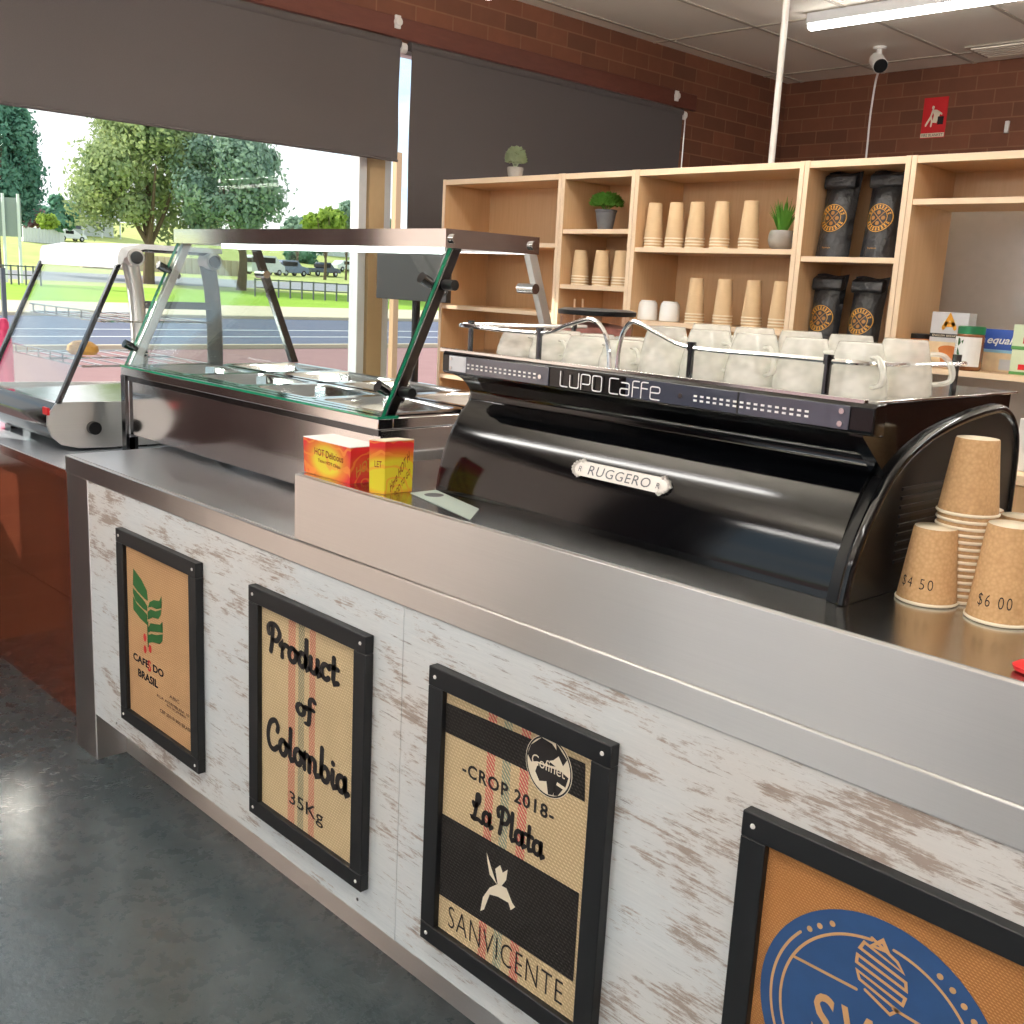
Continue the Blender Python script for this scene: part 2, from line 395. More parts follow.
def struct(name, mb, mat, **k): return mb.build(name, mat, kind='structure', loc=(0, 0, 0), world=False, **k)
def bx(*a): return MB().box(*a)
def copy_tree(o, parent=None):
    c = o.copy(); COL.objects.link(c); c.parent = parent
    for ch in list(o.children): copy_tree(ch, c)
    return c
def ex(o):  # walks a finished thing
    return [o]+[d for c in o.children for d in ex(c)]
def text_bm(body, shear=0, offset=0, spacing=1.0):
    cu = bpy.data.curves.new('t', 'FONT'); cu.body = body; cu.size = 1; cu.shear = shear; cu.offset = offset; cu.space_character = spacing
    cu.resolution_u = 3; cu.fill_mode = 'FRONT'
    ob = bpy.data.objects.new('t', cu); COL.objects.link(ob)
    dg = bpy.context.evaluated_depsgraph_get(); dg.update()
    me = bpy.data.meshes.new_from_object(ob.evaluated_get(dg))
    m = MB(); m.bm.from_mesh(me)
    bpy.data.objects.remove(ob); bpy.data.curves.remove(cu); bpy.data.meshes.remove(me)
    return m
def put_text(m, P):
    """maps a text mesh onto a surface: P takes fractions (u, v) of its box"""
    xs = [v.co.x for v in m.bm.verts]; ys = [v.co.y for v in m.bm.verts]
    if not xs: return m
    x0, x1, y0, y1 = min(xs), max(xs), min(ys), max(ys)
    for v in m.bm.verts: v.co = Vector(P((v.co.x-x0)/(x1-x0), (v.co.y-y0)/(y1-y0)))
    return m
def rect_text(body, x0, x1, z0, z1, y, **k):
    return put_text(text_bm(body, **k), lambda u, v: (x0+(x1-x0)*u, y, z0+(z1-z0)*v))
def arc(cx, cy, rx, ry, a0, a1, n=14):
    return [(cx+rx*math.cos(math.radians(a0+(a1-a0)*i/n)), cy+ry*math.sin(math.radians(a0+(a1-a0)*i/n))) for i in range(n+1)]
def crv(pts, n=6):
    """smooth path through points"""
    P = [Vector(p) for p in pts]; out = []
    for i in range(len(P)-1):
        a, b, c, d = P[max(i-1, 0)], P[i], P[i+1], P[min(i+2, len(P)-1)]
        for k in range(n):
            t = k/n; out.append(tuple(.5*((2*b)+(-a+c)*t+(2*a-5*b+4*c-d)*t*t+(-a+3*b-3*c+d)*t**3)))
    out.append(tuple(P[-1])); return out
GL = {
 'o': (.44, [arc(.21, .25, .16, .24, 0, 360), [(.3, .44), (.46, .4)]]), 'a': (.5, [arc(.2, .25, .16, .24, 0, 360), [(.37, .5), (.37, .1), (.42, 0), (.5, .06)]]),
 'd': (.5, [arc(.2, .25, .16, .24, 0, 360), [(.37, 1), (.37, .1), (.42, 0), (.5, .06)]]), 'b': (.46, [[(.08, 1), (.07, .2)], arc(.23, .23, .16, .23, 170, 520)]),
 'c': (.4, [arc(.22, .25, .17, .25, 40, 320)]), 'u': (.5, [[(.07, .5), (.07, .15)]+arc(.2, .14, .13, .14, 180, 330, 6)+[(.36, .2)], [(.37, .5), (.37, .1), (.42, 0), (.5, .06)]]),
 'r': (.36, [[(.0, .38), (.08, .52), (.1, 0)], crv([(.1, .3), (.2, .46), (.33, .46)], 4)]), 't': (.34, [[(.14, .85), (.14, .12), (.2, 0), (.33, .06)], [(.0, .52), (.3, .52)]]),
 'l': (.26, [[(.1, 1), (.1, .1), (.16, 0), (.27, .06)]]), 'i': (.26, [[(.1, .5), (.1, .1), (.16, 0), (.27, .06)], [(.1, .72), (.1, .74)]]),
 'm': (.74, [[(.0, .4), (.07, .5), (.07, 0)], arc(.18, .35, .11, .14, 180, 0, 6)+[(.29, 0)], arc(.42, .35, .12, .14, 180, 0, 6)+[(.54, .1), (.6, 0), (.72, .06)]]),
 'f': (.34, [crv([(.36, .88), (.28, 1), (.16, .85), (.16, .3), (.13, -.2), (.02, -.26)], 5), [(.0, .5), (.32, .5)]]),
 'P': (.56, [[(.2, .92), (.17, .3), (.12, 0)], crv([(.02, .62), (-.02, .85), (.12, 1), (.35, 1.0), (.52, .78), (.42, .5), (.22, .44)], 6)]),
 'C': (.58, [crv([(.5, .68), (.52, .86), (.38, 1), (.16, .85), (.06, .45), (.14, .1), (.34, 0), (.54, .16)], 6)]),
 'L': (.5, [crv([(.02, .62), (.1, .5), (.3, .75), (.3, .98), (.18, .95), (.17, .5), (.1, .08), (.0, .04), (.1, .0), (.3, .06), (.5, 0)], 5)]),
 ' ': (.25, []),
}
def script(m, text, P, w=.1):
    x = 0; tot = sum(GL[c][0] for c in text)
    for c in text:
        gw, paths = GL[c]
        m.stroke([[(px+x, py) for px, py in p] for p in paths], w, lambda q: P(q[0], q[1]))
        x += gw
    return tot
# ------------------------------------------------------------------ the room
XW, YB, ZC, XR, YF = -1.15, 5.56, 3.0, 6.2, -4.0
struct('floor', bx(XW-.2, XR, YF, YB+.2, -.1, 0), 'floor')
struct('ceiling', bx(XW-.2, XR, YF, YB+.2, ZC, ZC+.1), 'ceiling')
g = MB()
for k in range(-3, 12):
    x = -.43+.6*k
    if XW < x < XR: g.box(x-.012, x+.012, YF, YB, ZC-.004, ZC+.002)
for k in range(-7, 2):
    y = 4.07+1.2*k
    if YF < y < YB: g.box(XW, XR, y-.012, y+.012, ZC-.004, ZC+.002)
struct('trim_1', g, 'ceil_grid', smooth=False)
W1a, W1b, W2a, W2b = -.25, 1.99, 2.075, 4.35       # window bays along the left wall
SILL, HEAD = .72, 2.66
w = MB()
w.box(XW-.2, XW, W1a, YB+.2, 0, SILL); w.box(XW-.2, XW, W2b, YB+.2, SILL, HEAD); w.box(XW-.2, XW, W1a, YB+.2, HEAD, ZC)
struct('wall_left', w, 'brick', smooth=False)
w = MB(); w.box(XW-.2, XW, -1.12, W1a, 0, ZC); w.box(XW-.2, XW, YF, -3.2, 0, ZC); w.box(XW-.2, XW, -3.2, -1.12, 2.6, ZC); w.box(XW-.2, XW, -3.2, -1.12, 0, .04)
struct('wall_left_entry', w, 'wall_dark', smooth=False)
struct('wall_back', bx(XW, XR, YB, YB+.2, 0, ZC), 'brick', smooth=False)
struct('wall_right', bx(XR, XR+.2, YF, YB+.2, 0, ZC), 'wall_cream', smooth=False)
w = MB(); w.box(XW-.2, XR, YF-.2, YF, 0, .25); w.box(XW-.2, XR, YF-.2, YF, 2.7, ZC)
for a, b in ((XW-.2, -.9), (1.7, 1.95), (4.6, XR+.2)): w.box(a, b, YF-.2, YF, .25, 2.7)
struct('wall_front', w, 'wall_dark', smooth=False)
struct('trim_2', bx(XW, XW+.03, -.6, 4.5, HEAD+.005, HEAD+.1), 'trimwood', bevel=.003)
def window(n, x0, x1, y0, y1, z0, z1, mull=(), axis='x', fm='alu'):
    fr = MB(); t = .045
    if axis == 'x':
        for (a, b, c, d) in ((y0, y1, z0, z0+t), (y0, y1, z1-t, z1), (y0, y0+t, z0, z1), (y1-t, y1, z0, z1)): fr.box(x0, x1, a, b, c, d)
        for mm in mull: fr.box(x0, x1, mm-.02, mm+.02, z0, z1)
        gl = bx((x0+x1)/2-.003, (x0+x1)/2+.003, y0+t, y1-t, z0+t, z1-t)
    else:
        for (a, b, c, d) in ((x0, x1, z0, z0+t), (x0, x1, z1-t, z1), (x0, x0+t, z0, z1), (x1-t, x1, z0, z1)): fr.box(a, b, y0, y1, c, d)
        for mm in mull: fr.box(mm-.02, mm+.02, y0, y1, z0, z1)
        gl = bx(x0+t, x1-t, (y0+y1)/2-.003, (y0+y1)/2+.003, z0+t, z1-t)
    f = struct(n, fr, fm, smooth=False)
    g_ = gl.build('window_pane', 'glass_win', f, smooth=False)
    return f
window('window_1', XW-.12, XW-.05, W1a, W1b, SILL, HEAD)
window('window_2', XW-.12, XW-.05, W2a+.02, W2b, SILL, HEAD)
struct('trim_3', bx(XW-.13, XW-.04, W1b+.012, W2a+.019, SILL, HEAD), 'tanframe', smooth=False)
window('window_3', XW-.12, XW-.05, -3.2, -1.12, .04, 2.6, (-2.1,))
window('window_4', -.9, 1.7, YF-.12, YF-.05, .25, 2.7, (.4,), 'y')
window('window_5', 1.95, 4.6, YF-.12, YF-.05, .25, 2.7, (3.3,), 'y')
t = thing('added_glow_blind', 'added unseen pale blind glowing for the steel to reflect', 'blind', (XW+.02, -2.07, .03))  # unseen blind, added so the steel has something bright to mirror
bx(XW+.018, XW+.02, -3.24, -1.07, .03, 2.62).build('blind_fabric', 'sheer', t, smooth=False)
MB().tube([(XW+.045, -3.25, 2.62), (XW+.045, -1.06, 2.62)], .022).build('roller_tube', 'white_plastic', t)

# roller blinds over the window bays
def blind(label, y0, y1, z0, z1, x=XW+.05):
    t = thing('roller_blind', label, 'blind', (x, (y0+y1)/2, z0))
    m = MB(); n = 12; ps = []
    for i in range(n+1):
        z = z0+(z1-z0)*i/n; ps.append((x-.002+.003*math.sin(i*.7), z))
    bt = [(a+.0015, b) for a, b in ps]

    m = MB()
    A = ps+bt[::-1]
    va = [m.bm.verts.new((p[0], y0, p[1])) for p in A]; vb = [m.bm.verts.new((p[0], y1, p[1])) for p in A]; k = len(A)
    for i in range(k): m.bm.faces.new((va[i], va[(i+1) % k], vb[(i+1) % k], vb[i]))
    m.build('blind_fabric', 'blind', t)
    MB().tube([(x, y0, z0), (x, y1, z0)], .007).build('hem_bar', 'blind', t)
    MB().tube([(x-.012, y0-.005, z1), (x-.012, y1+.005, z1)], .022, 14).build('roller_tube', 'blind', t)
    return t
B1 = blind('dark grey-brown roller blind drawn half way down the left street window', -.15, 2.099, 2.096, 2.635)
B2 = blind('dark grey-brown roller blind hanging behind the shelving, with pale chain at its far edge', 2.17, 4.335, 1.6, 2.635)
MB().tube([(XW+.06, 4.355, 2.61), (XW+.06, 4.355, 1.3)], .004).build('pull_chain', 'white_plastic', B2)
MB().tube([(XW+.04, 4.34, 2.62), (XW+.04, 4.37, 2.62)], .026).build('end_bracket', 'white_plastic', B2)
MB().tube([(XW+.04, 2.103, 2.62), (XW+.04, 2.135, 2.62)], .026).build('end_bracket', 'white_plastic', B1)
for (px, py, lb) in ((397, 22, 'small clear cable clip on the timber board between the two blinds'), (676, 96, 'small pale knob at the far end of the timber board')):
    p = at(px, py, x=XW+.03)
    o = MB().tube([p, p+Vector((.022, 0, 0))], .02, 12).box(p.x, p.x+.012, p.y-.016, p.y+.016, p.z-.03, p.z+.03).build('cable_clip' if px < 500 else 'knob', 'white_plastic', bevel=.002, loc=tuple(p))
    tag(o, lb, 'clip' if px < 500 else 'knob')

# ceiling lamps: the batten above the shelving, then added ones out of view
def batten(cx, cy, L, label, drop=0):
    z = ZC-drop; t = thing('batten_light', label, 'ceiling light', (cx, cy, z-.09), 'added battens out of view' if drop else None)
    bx(cx-L/2, cx+L/2, cy-.036, cy+.036, z-.055, z-.002).build('housing', 'white_enamel', t, bevel=.004)
    pr = [(cy+.033*math.cos(a), z-.062-.022*math.sin(a)) for a in [PI*(i/8-.12) for i in range(11)]]
    MB().prism(pr, 'x', cx-L/2+.01, cx+L/2-.01).build('diffuser', 'tube', t)
    if drop:
        bx(cx-L/2+.01, cx+L/2-.01, cy-.03, cy+.03, z-.002, z+.004).build('added_uplight_panel', 'added_uplight', t)
        for s_ in (-.5, .5): MB().tube([(cx+s_*L*.8, cy+.034, z-.01), (cx+s_*L*.8, cy+.034, ZC)], .003, 6).build('suspension_wire', 'chrome', t)
pL = at(806, 27, z=ZC-.07)
batten(pL.x+.75, pL.y+.03, 1.5, 'long glowing fluorescent batten on the ceiling above the shelving')
for (x, y) in ((3.6, 4.3), (.8, 1.6), (3.4, 1.6), (.6, -.9), (3.2, -.9), (.8, -2.9), (3.6, -2.9)):  # unseen battens added to brighten the interior and the ceiling
    batten(x, y, 1.5, 'added unseen batten that brightens the room and its ceiling', .35 if x < 1 and y > 1 else .6)
t = thing('ceiling_vent', 'flat louvred air vent set in the ceiling by the back wall', 'vent', (.75, 5.3, ZC-.012))
bx(.3, 1.35, 5.1, 5.42, ZC-.012, ZC-.002).build('vent_frame', 'ceil_grid', t, bevel=.003)
for k in range(6): bx(.33, 1.32, 5.13+k*.047, 5.155+k*.047, ZC-.02, ZC-.012).build('slat', 'ceiling', t)
p = at(880, 47, z=ZC)
t = thing('security_camera', 'small white security camera with black face hanging from the ceiling', 'camera', tuple(p))
MB().lathe([(.038, 0), (.038, -.010), (.028, -.014)], p, 20).build('mount_plate', 'white_plastic', t)
MB().tube([p, p+Vector((0, 0, -.05))], .016).build('stem', 'white_plastic', t)
c = p+Vector((.01, -.015, -.09)); fd = Vector((.62, -.6, -.5)).normalized()
MB().tube([c-fd*.05, c-fd*.04, c-fd*.01, c+fd*.04, c+fd*.05], .043, 20).ball(c-fd*.045, .0445).build('housing', 'white_plastic', t)
MB().tube([c+fd*.045, c+fd*.056], .040, 20).build('lens_face', 'black_plastic', t)
p2 = at(866, 158, y=YB-.02)
p3 = at(878, 73, y=c.y); p4_ = at(875, 85, y=c.y+.1)
p2 = at(866, 158, y=c.y+.25)
m = MB().tube(crv([p3, p4_, at(870, 118, y=c.y+.2), p2, p2+Vector((-.02, .03, -.6))], 8), .0065, 6)
tag(m.build('camera_cable', 'white_plastic'), 'thin white cable hanging down from the security camera', 'cable')
p = at(771.5, 160, y=2.75)
tag(MB().tube([(p.x, 2.75, .0), (p.x, 2.75, ZC)], .0135, 12).build('conduit_pole', 'white_plastic'), 'slim cream pole running from floor to ceiling behind the shelving', 'pole')
# fire blanket sign
a = at(925, 97.5, y=YB-.006); b = at(949, 97, y=YB-.006); c_ = at(946, 137, y=YB-.006)
sx0, sx1, sz1, sz0 = a.x, b.x-.0, (a.z+b.z)/2, c_.z
t = thing('fire_blanket_sign', 'red fire blanket location sign on the brick wall', 'sign', ((sx0+sx1)/2, YB-.006, sz0))
bx(sx0, sx1, YB-.007, YB-.0005, sz0, sz1).build('sign_plate', 'red', t, smooth=False)
W_, H_ = sx1-sx0, sz1-sz0
PS = lambda u, v, d=.009: Vector((sx0+W_*u, YB-d, sz0+H_*v))
bx(sx0+.002, sx1-.002, YB-.009, YB-.007, sz0+.004, sz0+H_*.12).build('caption_strip', 'cream', t)
rect_text('FIRE BLANKET', sx0+W_*.06, sx1-W_*.06, sz0+H_*.035, sz0+H_*.1, YB-.0105).build('caption', 'ink', t, smooth=False)
m = MB(); Q = lambda q: PS(q[0], q[1]); Q.__name__ = 'q'
m.disc((.42, .75), .055, Q, 0, 14, .045); m.stroke([[(.42, .68), (.36, .52), (.18, .32)], [(.38, .5), (.42, .4), (.4, .3)]], .07, Q)
m.stroke([[(.42, .68), (.6, .66), (.8, .58)]], .05, Q); m.face([PS(*q) for q in ((.4, .7), (.74, .6), (.62, .36), (.44, .38), (.48, .55))])
m.build('figure', 'cream', t, smooth=False)
bx(sx0+W_*.66, sx0+W_*.9, YB-.0105, YB-.009, sz0+H_*.32, sz0+H_*.52).build('black_square', 'ink', t)
pp = at(1007, 127, y=YB-.01)
tag(bx(pp.x-.012, pp.x+.012, YB-.02, YB-.001, pp.z-.035, pp.z+.035).build('wall_hook', 'white_plastic', bevel=.003), 'tiny white adhesive hook on the brick wall right of the red sign', 'hook')

# ------------------------------------------------------------------ service counter
CT, RT = .953, 1.10
t = thing('service_counter', 'long stainless steel topped service counter faced with worn whitewashed boards', 'counter', (2.1, 0, 0))
sx = at(404, 620, y=0).x
bx(.155, sx-.001, 0, .018, .155, .9).build('front_panel', 'whitewash', t, smooth=False, label='left whitewashed board panel')
bx(sx+.001, 4.3, 0, .018, .155, .9).build('front_panel', 'whitewash', t, smooth=False, label='right whitewashed board panel')
bx(0, .155, -.002, .9, 0, .9).build('end_panel', 'steel', t, bevel=.003)
bx(.155, 4.3, .095, .11, 0, .155).build('kick_board', 'steel', t, smooth=False)
bx(.155, 4.3, .12, .9, .02, .9).build('carcass', 'whitewash', t, smooth=False)
bx(-.002, 4.3, -.004, 1.05, .898, CT).build('worktop', 'steel', t, bevel=.003)
bx(1.272, 4.3, .0, 1.05, CT, RT).build('raised_worktop', 'steel', t, bevel=.002)
bx(1.278, 4.3, .008, 1.05, RT-.001, RT+.0015).build('raised_surface', 'steel_top', t, smooth=False)
bx(.006, 1.27, .006, 1.0, CT-.001, CT+.0015).build('lower_surface', 'steel_low', t, smooth=False)
for (px, py) in ((117, 723), (358, 899)):
    q = at(px, py, y=0)
    MB().tube([(q.x, .001, q.z), (q.x, -.002, q.z)], .004, 10).build('screw', 'chrome', t)
# wooden counter to the left
t = thing('wooden_counter', 'varnished red-brown wooden counter with dark edged top, left of the steel counter', 'counter', (-.57, .08, 0))
bx(-1.14, -.004, .085, 1.0, 0, .42).build('lower_panel', 'mahogany', t, smooth=False)
bx(-1.14, -.004, .08, 1.0, .425, .872).build('upper_panel', 'mahogany', t, smooth=False)
bx(-1.145, -.004, .0, 1.0, .872, .902).build('worktop_edge', 'mahogany', t, bevel=.002)
bx(-1.145, -.004, .004, 1.0, .902, .905).build('worktop_surface', 'glare_laminate', t, smooth=False)

# ------------------------------------------------------------------ framed burlap prints
def frame(x0, x1, z0, z1, mat, label, yf=-.022, bw=.042):
    t = thing('burlap_print', label, 'framed print', ((x0+x1)/2, 0, z0))
    for a in ((x0, x1, z1-bw, z1), (x0, x1, z0, z0+bw)): bx(a[0], a[1], yf, -.0005, a[2]+(bw*.06 if a[2] > .5 else 0), a[3]-(0 if a[2] > .5 else bw*.06)).build('frame_rail', 'black_paint', t, bevel=.002)
    for a in ((x0, x0+bw), (x1-bw, x1)): bx(a[0], a[1], yf, -.0005, z0+bw*.94, z1-bw*.94).build('frame_stile', 'black_paint', t, bevel=.002)
    bx(x0+bw, x1-bw, -.010, -.0005, z0+bw*.94, z1-bw*.94).build('burlap', mat, t, smooth=False)
    for sx_ in (x0+bw*.45, x1-bw*.45):
        for sz_ in (z0+bw*.45, z1-bw*.45):
            MB().lathe([(.0042, 0), (.0036, .0015), (.0015, .002)], (0, 0, 0), 12).build_rot((sx_, yf, sz_), t)
    return t
def _br(self, loc, parent):
    for v in self.bm.verts: v.co = Vector((v.co.x, -v.co.z, v.co.y))+Vector(loc)
    return self.build('screw', 'white_plastic', parent)
MB.build_rot = _br
YP = -.0105
def FX(a, b, c, d): return at(a, b, y=-.022).x, at(c, d, y=-.001).x
def FQ(px, py): q = at(px, py, y=YP); return q.x, q.z
def pix_text(body, lb, rb, h_px_top, parent, name='lettering', mat='ink', **k):
    """text whose baseline runs between two photo pixels, cap top at a third one"""
    x0, z0 = FQ(*lb); x1, z1 = FQ(*rb); zt = FQ(*h_px_top)[1]; zb = (z0+z1)/2
    return rect_text(body, x0, x1, zb, zb+(zt-z0), YP-.0005, **k).build(name, mat, parent, smooth=False)
def pix_script(text, lb, rb, lt, parent, w=.12, shear=.12):
    x0, z0 = FQ(*lb); x1, z1 = FQ(*rb); zt = FQ(*lt)[1]; zb = (z0+z1)/2; h = zt-z0
    tot = sum(GL[c][0] for c in text); kx = (x1-x0)/tot
    m = MB(); script(m, text, lambda x, y: (x0+x*kx+y*h*shear*.3, YP-.0005, zb+y*h), w)
    return m.build('lettering', 'ink', parent, smooth=False, recalc=False)
# 1: coffee leaf
BUR = ((214, 188, 146), (232, 208, 168))
f1 = frame(*FX(115, 526, 203, 562), .228, .803, burlap('tan_burlap', (204, 160, 116), (218, 176, 132)), 'black framed tan burlap print with a green leaf, leftmost on the counter front')
m = MB()
def leafp(pts): m.face([(q[0], YP-.0006, q[1]) for q in (FQ(*p) for p in pts)])
def z5(x, y): return 120+x/4.878, 560+y/4.876
for pts in (((65, 40), (105, 95), (132, 150), (137, 200), (120, 188), (85, 150), (64, 120)),
            ((64, 135), (90, 165), (120, 200), (134, 225), (134, 250), (110, 235), (75, 195), (64, 160)),
            ((64, 175), (85, 215), (115, 245), (134, 268), (134, 318), (100, 285), (66, 240)),
            ((137, 232), (145, 205), (165, 195), (192, 200), (204, 175), (203, 235), (180, 240), (155, 228)),
            ((136, 252), (150, 240), (175, 250), (202, 242), (200, 268), (188, 288), (160, 280), (137, 290)),
            ((136, 335), (150, 308), (172, 312), (196, 315), (208, 300), (210, 355), (185, 352), (150, 348), (136, 355)),
            ((136, 368), (155, 360), (180, 366), (210, 362), (208, 395), (195, 410), (160, 400), (136, 405))):
    leafp([z5(*p) for p in pts])
q0, q1 = FQ(*z5(136, 300)), FQ(*z5(138, 425))
m.box(min(q0[0], q1[0])-.002, q0[0]+.002, YP-.0006, YP, q1[1], q0[1])
m.build('leaf_print', 'green_print', f1, smooth=False, recalc=False)
m = MB()
for c in ((122, 378), (123, 435), (148, 433)):
    q = FQ(*z5(*c)); m.disc(q, .009, lambda s: (s[0], YP-.0006, s[1]), 0, 12, .012)
m.build('berry_print', 'red_print', f1, smooth=False)
pix_text('CAFE  DO', z5(66, 488), z5(214, 572), z5(66, 452), f1, offset=.035)
pix_text('S', z5(136, 542), z5(153, 546), z5(136, 488), f1, mat='red_print', offset=.03)
pix_text('BRASIL', z5(90, 574), z5(186, 618), z5(90, 536), f1, offset=.035)
for i, (s_, a, b, c) in enumerate((('ABIC', (242, 672), (290, 700), (242, 657)), ('RUA ASSEMBLEIA 10', (182, 668), (338, 765), (182, 655)), ('RIO DE JANEIRO', (230, 722), (322, 772), (230, 708)), ('CEP 20119-900 BRASIL', (196, 742), (352, 845), (196, 725)))):
    pix_text(s_, z5(*a), z5(*b), z5(*c), f1, name='small_lettering')
# 2: Product of Colombia
xs = [FQ(*p)[0] for p in ((288, 700), (300, 700), (300, 700), (307, 712), (308, 705), (318, 712))]
def stripes(x0, px, dx): return [(FQ(*p)[0]-(x0)-dx, FQ(*p)[0]-x0+dx, c, a) for p, c, a in px]
x0, x1 = FX(248, 583, 374, 636)
cx = (x0+x1)/2
MTb = burlap('cream_burlap_striped', *BUR, [(FQ(288, 700)[0]-cx, FQ(295, 700)[0]-cx, (190, 60, 70), .75), (FQ(298, 700)[0]-cx, FQ(304, 700)[0]-cx, (70, 100, 90), .75), (FQ(309, 700)[0]-cx, FQ(315, 700)[0]-cx, (190, 60, 70), .75)])
f2 = frame(x0, x1, .230, .811, MTb, 'black framed burlap print lettered Product of Colombia, 35Kg')
def z6(x, y): return 220+x/3.2, 580+y/3.2
pix_script('Product', z6(155, 232), z6(378, 328), z6(155, 144), f2, .18)
pix_script('of', z6(243, 425), z6(300, 452), z6(243, 356), f2, .18)
pix_script('Colombia', z6(150, 540), z6(410, 678), z6(150, 446), f2, .18)
pix_text('35Kg', z6(222, 728), z6(330, 795), z6(222, 675), f2, offset=.007)
# 3: San Vicente
x0, x1 = FX(429, 662, 620, 745); cx = (x0+x1)/2
def z7(x, y): return 400+x/2.666, 640+y/2.667
def sxx(a): return FQ(*z7(*a))[0]-cx
MTb = burlap('cream_burlap_striped_again', *BUR, [(sxx((226, 420)), sxx((248, 420)), (200, 50, 75), .85), (sxx((268, 420)), sxx((290, 430)), (80, 130, 125), .75), (sxx((314, 440)), sxx((338, 450)), (205, 55, 80), .85)])
f3 = frame(x0, x1, .230, .812, MTb, 'black framed burlap print lettered Crop 2018 La Plata San Vicente, with dark bands')
m = MB()
def quad(m, pts, d=.0004): m.face([(q[0], YP-d, q[1]) for q in (FQ(*z7(*p)) for p in pts)])
quad(m, ((116, 163), (330, 255), (495, 330), (493, 432), (330, 345), (112, 240)))
quad(m, ((106, 458), (300, 570), (478, 675), (462, 912), (280, 790), (102, 675)))
MT['band'] = burlap('black_printed_burlap', (40, 38, 38), (66, 62, 58))
m.build('printed_bands', 'band', f3, smooth=False, recalc=False)
P3 = lambda s: (s[0], YP-.0008, s[1])
gc = FQ(*z7(397, 338)); gr = .056
m = MB(); m.disc(gc, gr, P3, 0, 32, gr*1.0); m.build('globe_disc', 'cream', f3, smooth=False)
P3b = lambda s: (s[0], YP-.0012, s[1])
m = MB(); m.stroke([arc(gc[0], gc[1], gr-.003, gr-.003, 0, 360, 40)], .003, P3b)
for pts in ([(-.8, .45), (-.35, .85), (.1, .8), (.45, .55), (.2, .3), (.0, .2), (.3, .12), (.0, .05), (-.5, .0), (-.75, -.1), (-.92, .1)],
            [(.25, .9), (.75, .5), (.6, .25), (.3, .62)],
            [(-.45, -.05), (.5, .05), (.85, -.05), (.75, -.4), (.4, -.35), (.25, -.85), (.05, -.9), (-.05, -.5), (-.35, -.6), (-.55, -.35)],
            [(.3, -.45), (.65, -.5), (.45, -.8), (.28, -.85)]):
    m.face([P3b((gc[0]+gr*a, gc[1]+gr*b)) for a, b in pts])
m.build('globe_print', 'ink', f3, smooth=False, recalc=False)
rect_text('Cofinet', gc[0]-.04, gc[0]+.04, gc[1]-.008, gc[1]+.012, YP-.0018, offset=.0).build('globe_lettering', 'cream', f3, smooth=False)
def z7t(body, lb, rb, lt, **k): return pix_text(body, z7(*lb), z7(*rb), z7(*lt), f3, **k)
z7t('-CROP 2018-', (166, 362), (410, 482), (166, 326), offset=.025, spacing=1.15)
pix_script('La Plata', z7(192, 480), z7(382, 575), z7(192, 410), f3, .17)
z7t('SANVICENTE', (128, 770), (432, 968), (128, 712), offset=-.012, spacing=1.1)
m = MB()
for pts in (((232, 565), (242, 600), (255, 640), (262, 655), (240, 625), (234, 590)), ((262, 655), (255, 610), (268, 600), (275, 620), (288, 612), (284, 640), (272, 655)),
            ((240, 660), (262, 650), (285, 662), (300, 700), (308, 712), (296, 720), (290, 700), (262, 684), (240, 678), (225, 718), (215, 722), (222, 685))):
    quad(m, pts, .001)
m.build('bird_print', 'cream', f3, smooth=False, recalc=False)
# 4: blue roundel
f4 = frame(at(743, 808, y=-.022).x, at(743, 808, y=-.022).x+.487, .23, .806, burlap('orange_brown_burlap', (190, 130, 78), (208, 150, 96), None, 420), 'black framed orange-brown print with a blue round emblem, nearest the camera')
def z8(x, y): return 700+x/3.16, 700+y/3.16
pT = FQ(*z8(430, 660)); pLft = FQ(*z8(192, 930)); 
R4 = .172; c4 = (2.708, .505)
K = {'o': (0, 0)}
def cir(px, py): return FQ(*z8(px, py))
import itertools
def circ3(a, b, c):
    ax, ay = a; bx_, by = b; cx_, cy = c
    d = 2*(ax*(by-cy)+bx_*(cy-ay)+cx_*(ay-by))
    ux = ((ax*ax+ay*ay)*(by-cy)+(bx_*bx_+by*by)*(cy-ay)+(cx_*cx_+cy*cy)*(ay-by))/d
    uy = ((ax*ax+ay*ay)*(cx_-bx_)+(bx_*bx_+by*by)*(ax-cx_)+(cx_*cx_+cy*cy)*(bx_-ax))/d
    return (ux, uy), math.hypot(ax-ux, ay-uy)
c4, R4 = circ3(cir(192, 930), cir(430, 660), cir(905, 1010))
m = MB(); m.disc(c4, R4, P3, 0, 64)
m.build('roundel_print', 'blue_ink', f4, smooth=False)
def q8(px, py): return FQ(*z8(px, py))
m = MB(); pc = lambda r, a0, a1: arc(c4[0], c4[1], r, r, a0, a1, 48)
def pol(px, py):
    q = q8(px, py); return math.hypot(q[0]-c4[0], q[1]-c4[1]), math.degrees(math.atan2(q[1]-c4[1], q[0]-c4[0])) % 360
ro, ri = pol(225, 930)[0], pol(255, 930)[0]
m.stroke([pc(ro, pol(322, 735)[1], 250), pc(ri, pol(545, 772)[1], 250)], .0042, P3b)
m.stroke([pc(ri, pol(612, 800)[1], -30)], .0042, P3b)
for d_ in ((348, 722), (380, 713), (420, 706), (760, 873), (800, 917), (836, 968), (868, 1018)): m.disc(q8(*d_), .0045, P3b, 0, 10)
def q8(px, py): return FQ(*z8(px, py))
m.stroke([[q8(300, 810), q8(495, 912)], [q8(612, 975), q8(720, 1040)]], .0045, P3b)
sq = [(520, 800), (570, 845), (615, 850), (590, 830), (510, 790), (540, 800)]
rows = [((515, 795), (605, 850)), ((492, 830), (612, 845)), ((490, 840), (640, 905)), ((497, 865), (648, 895)), ((500, 885), (645, 945)), ((515, 915), (630, 960)), ((520, 935), (610, 985))]
zz = []
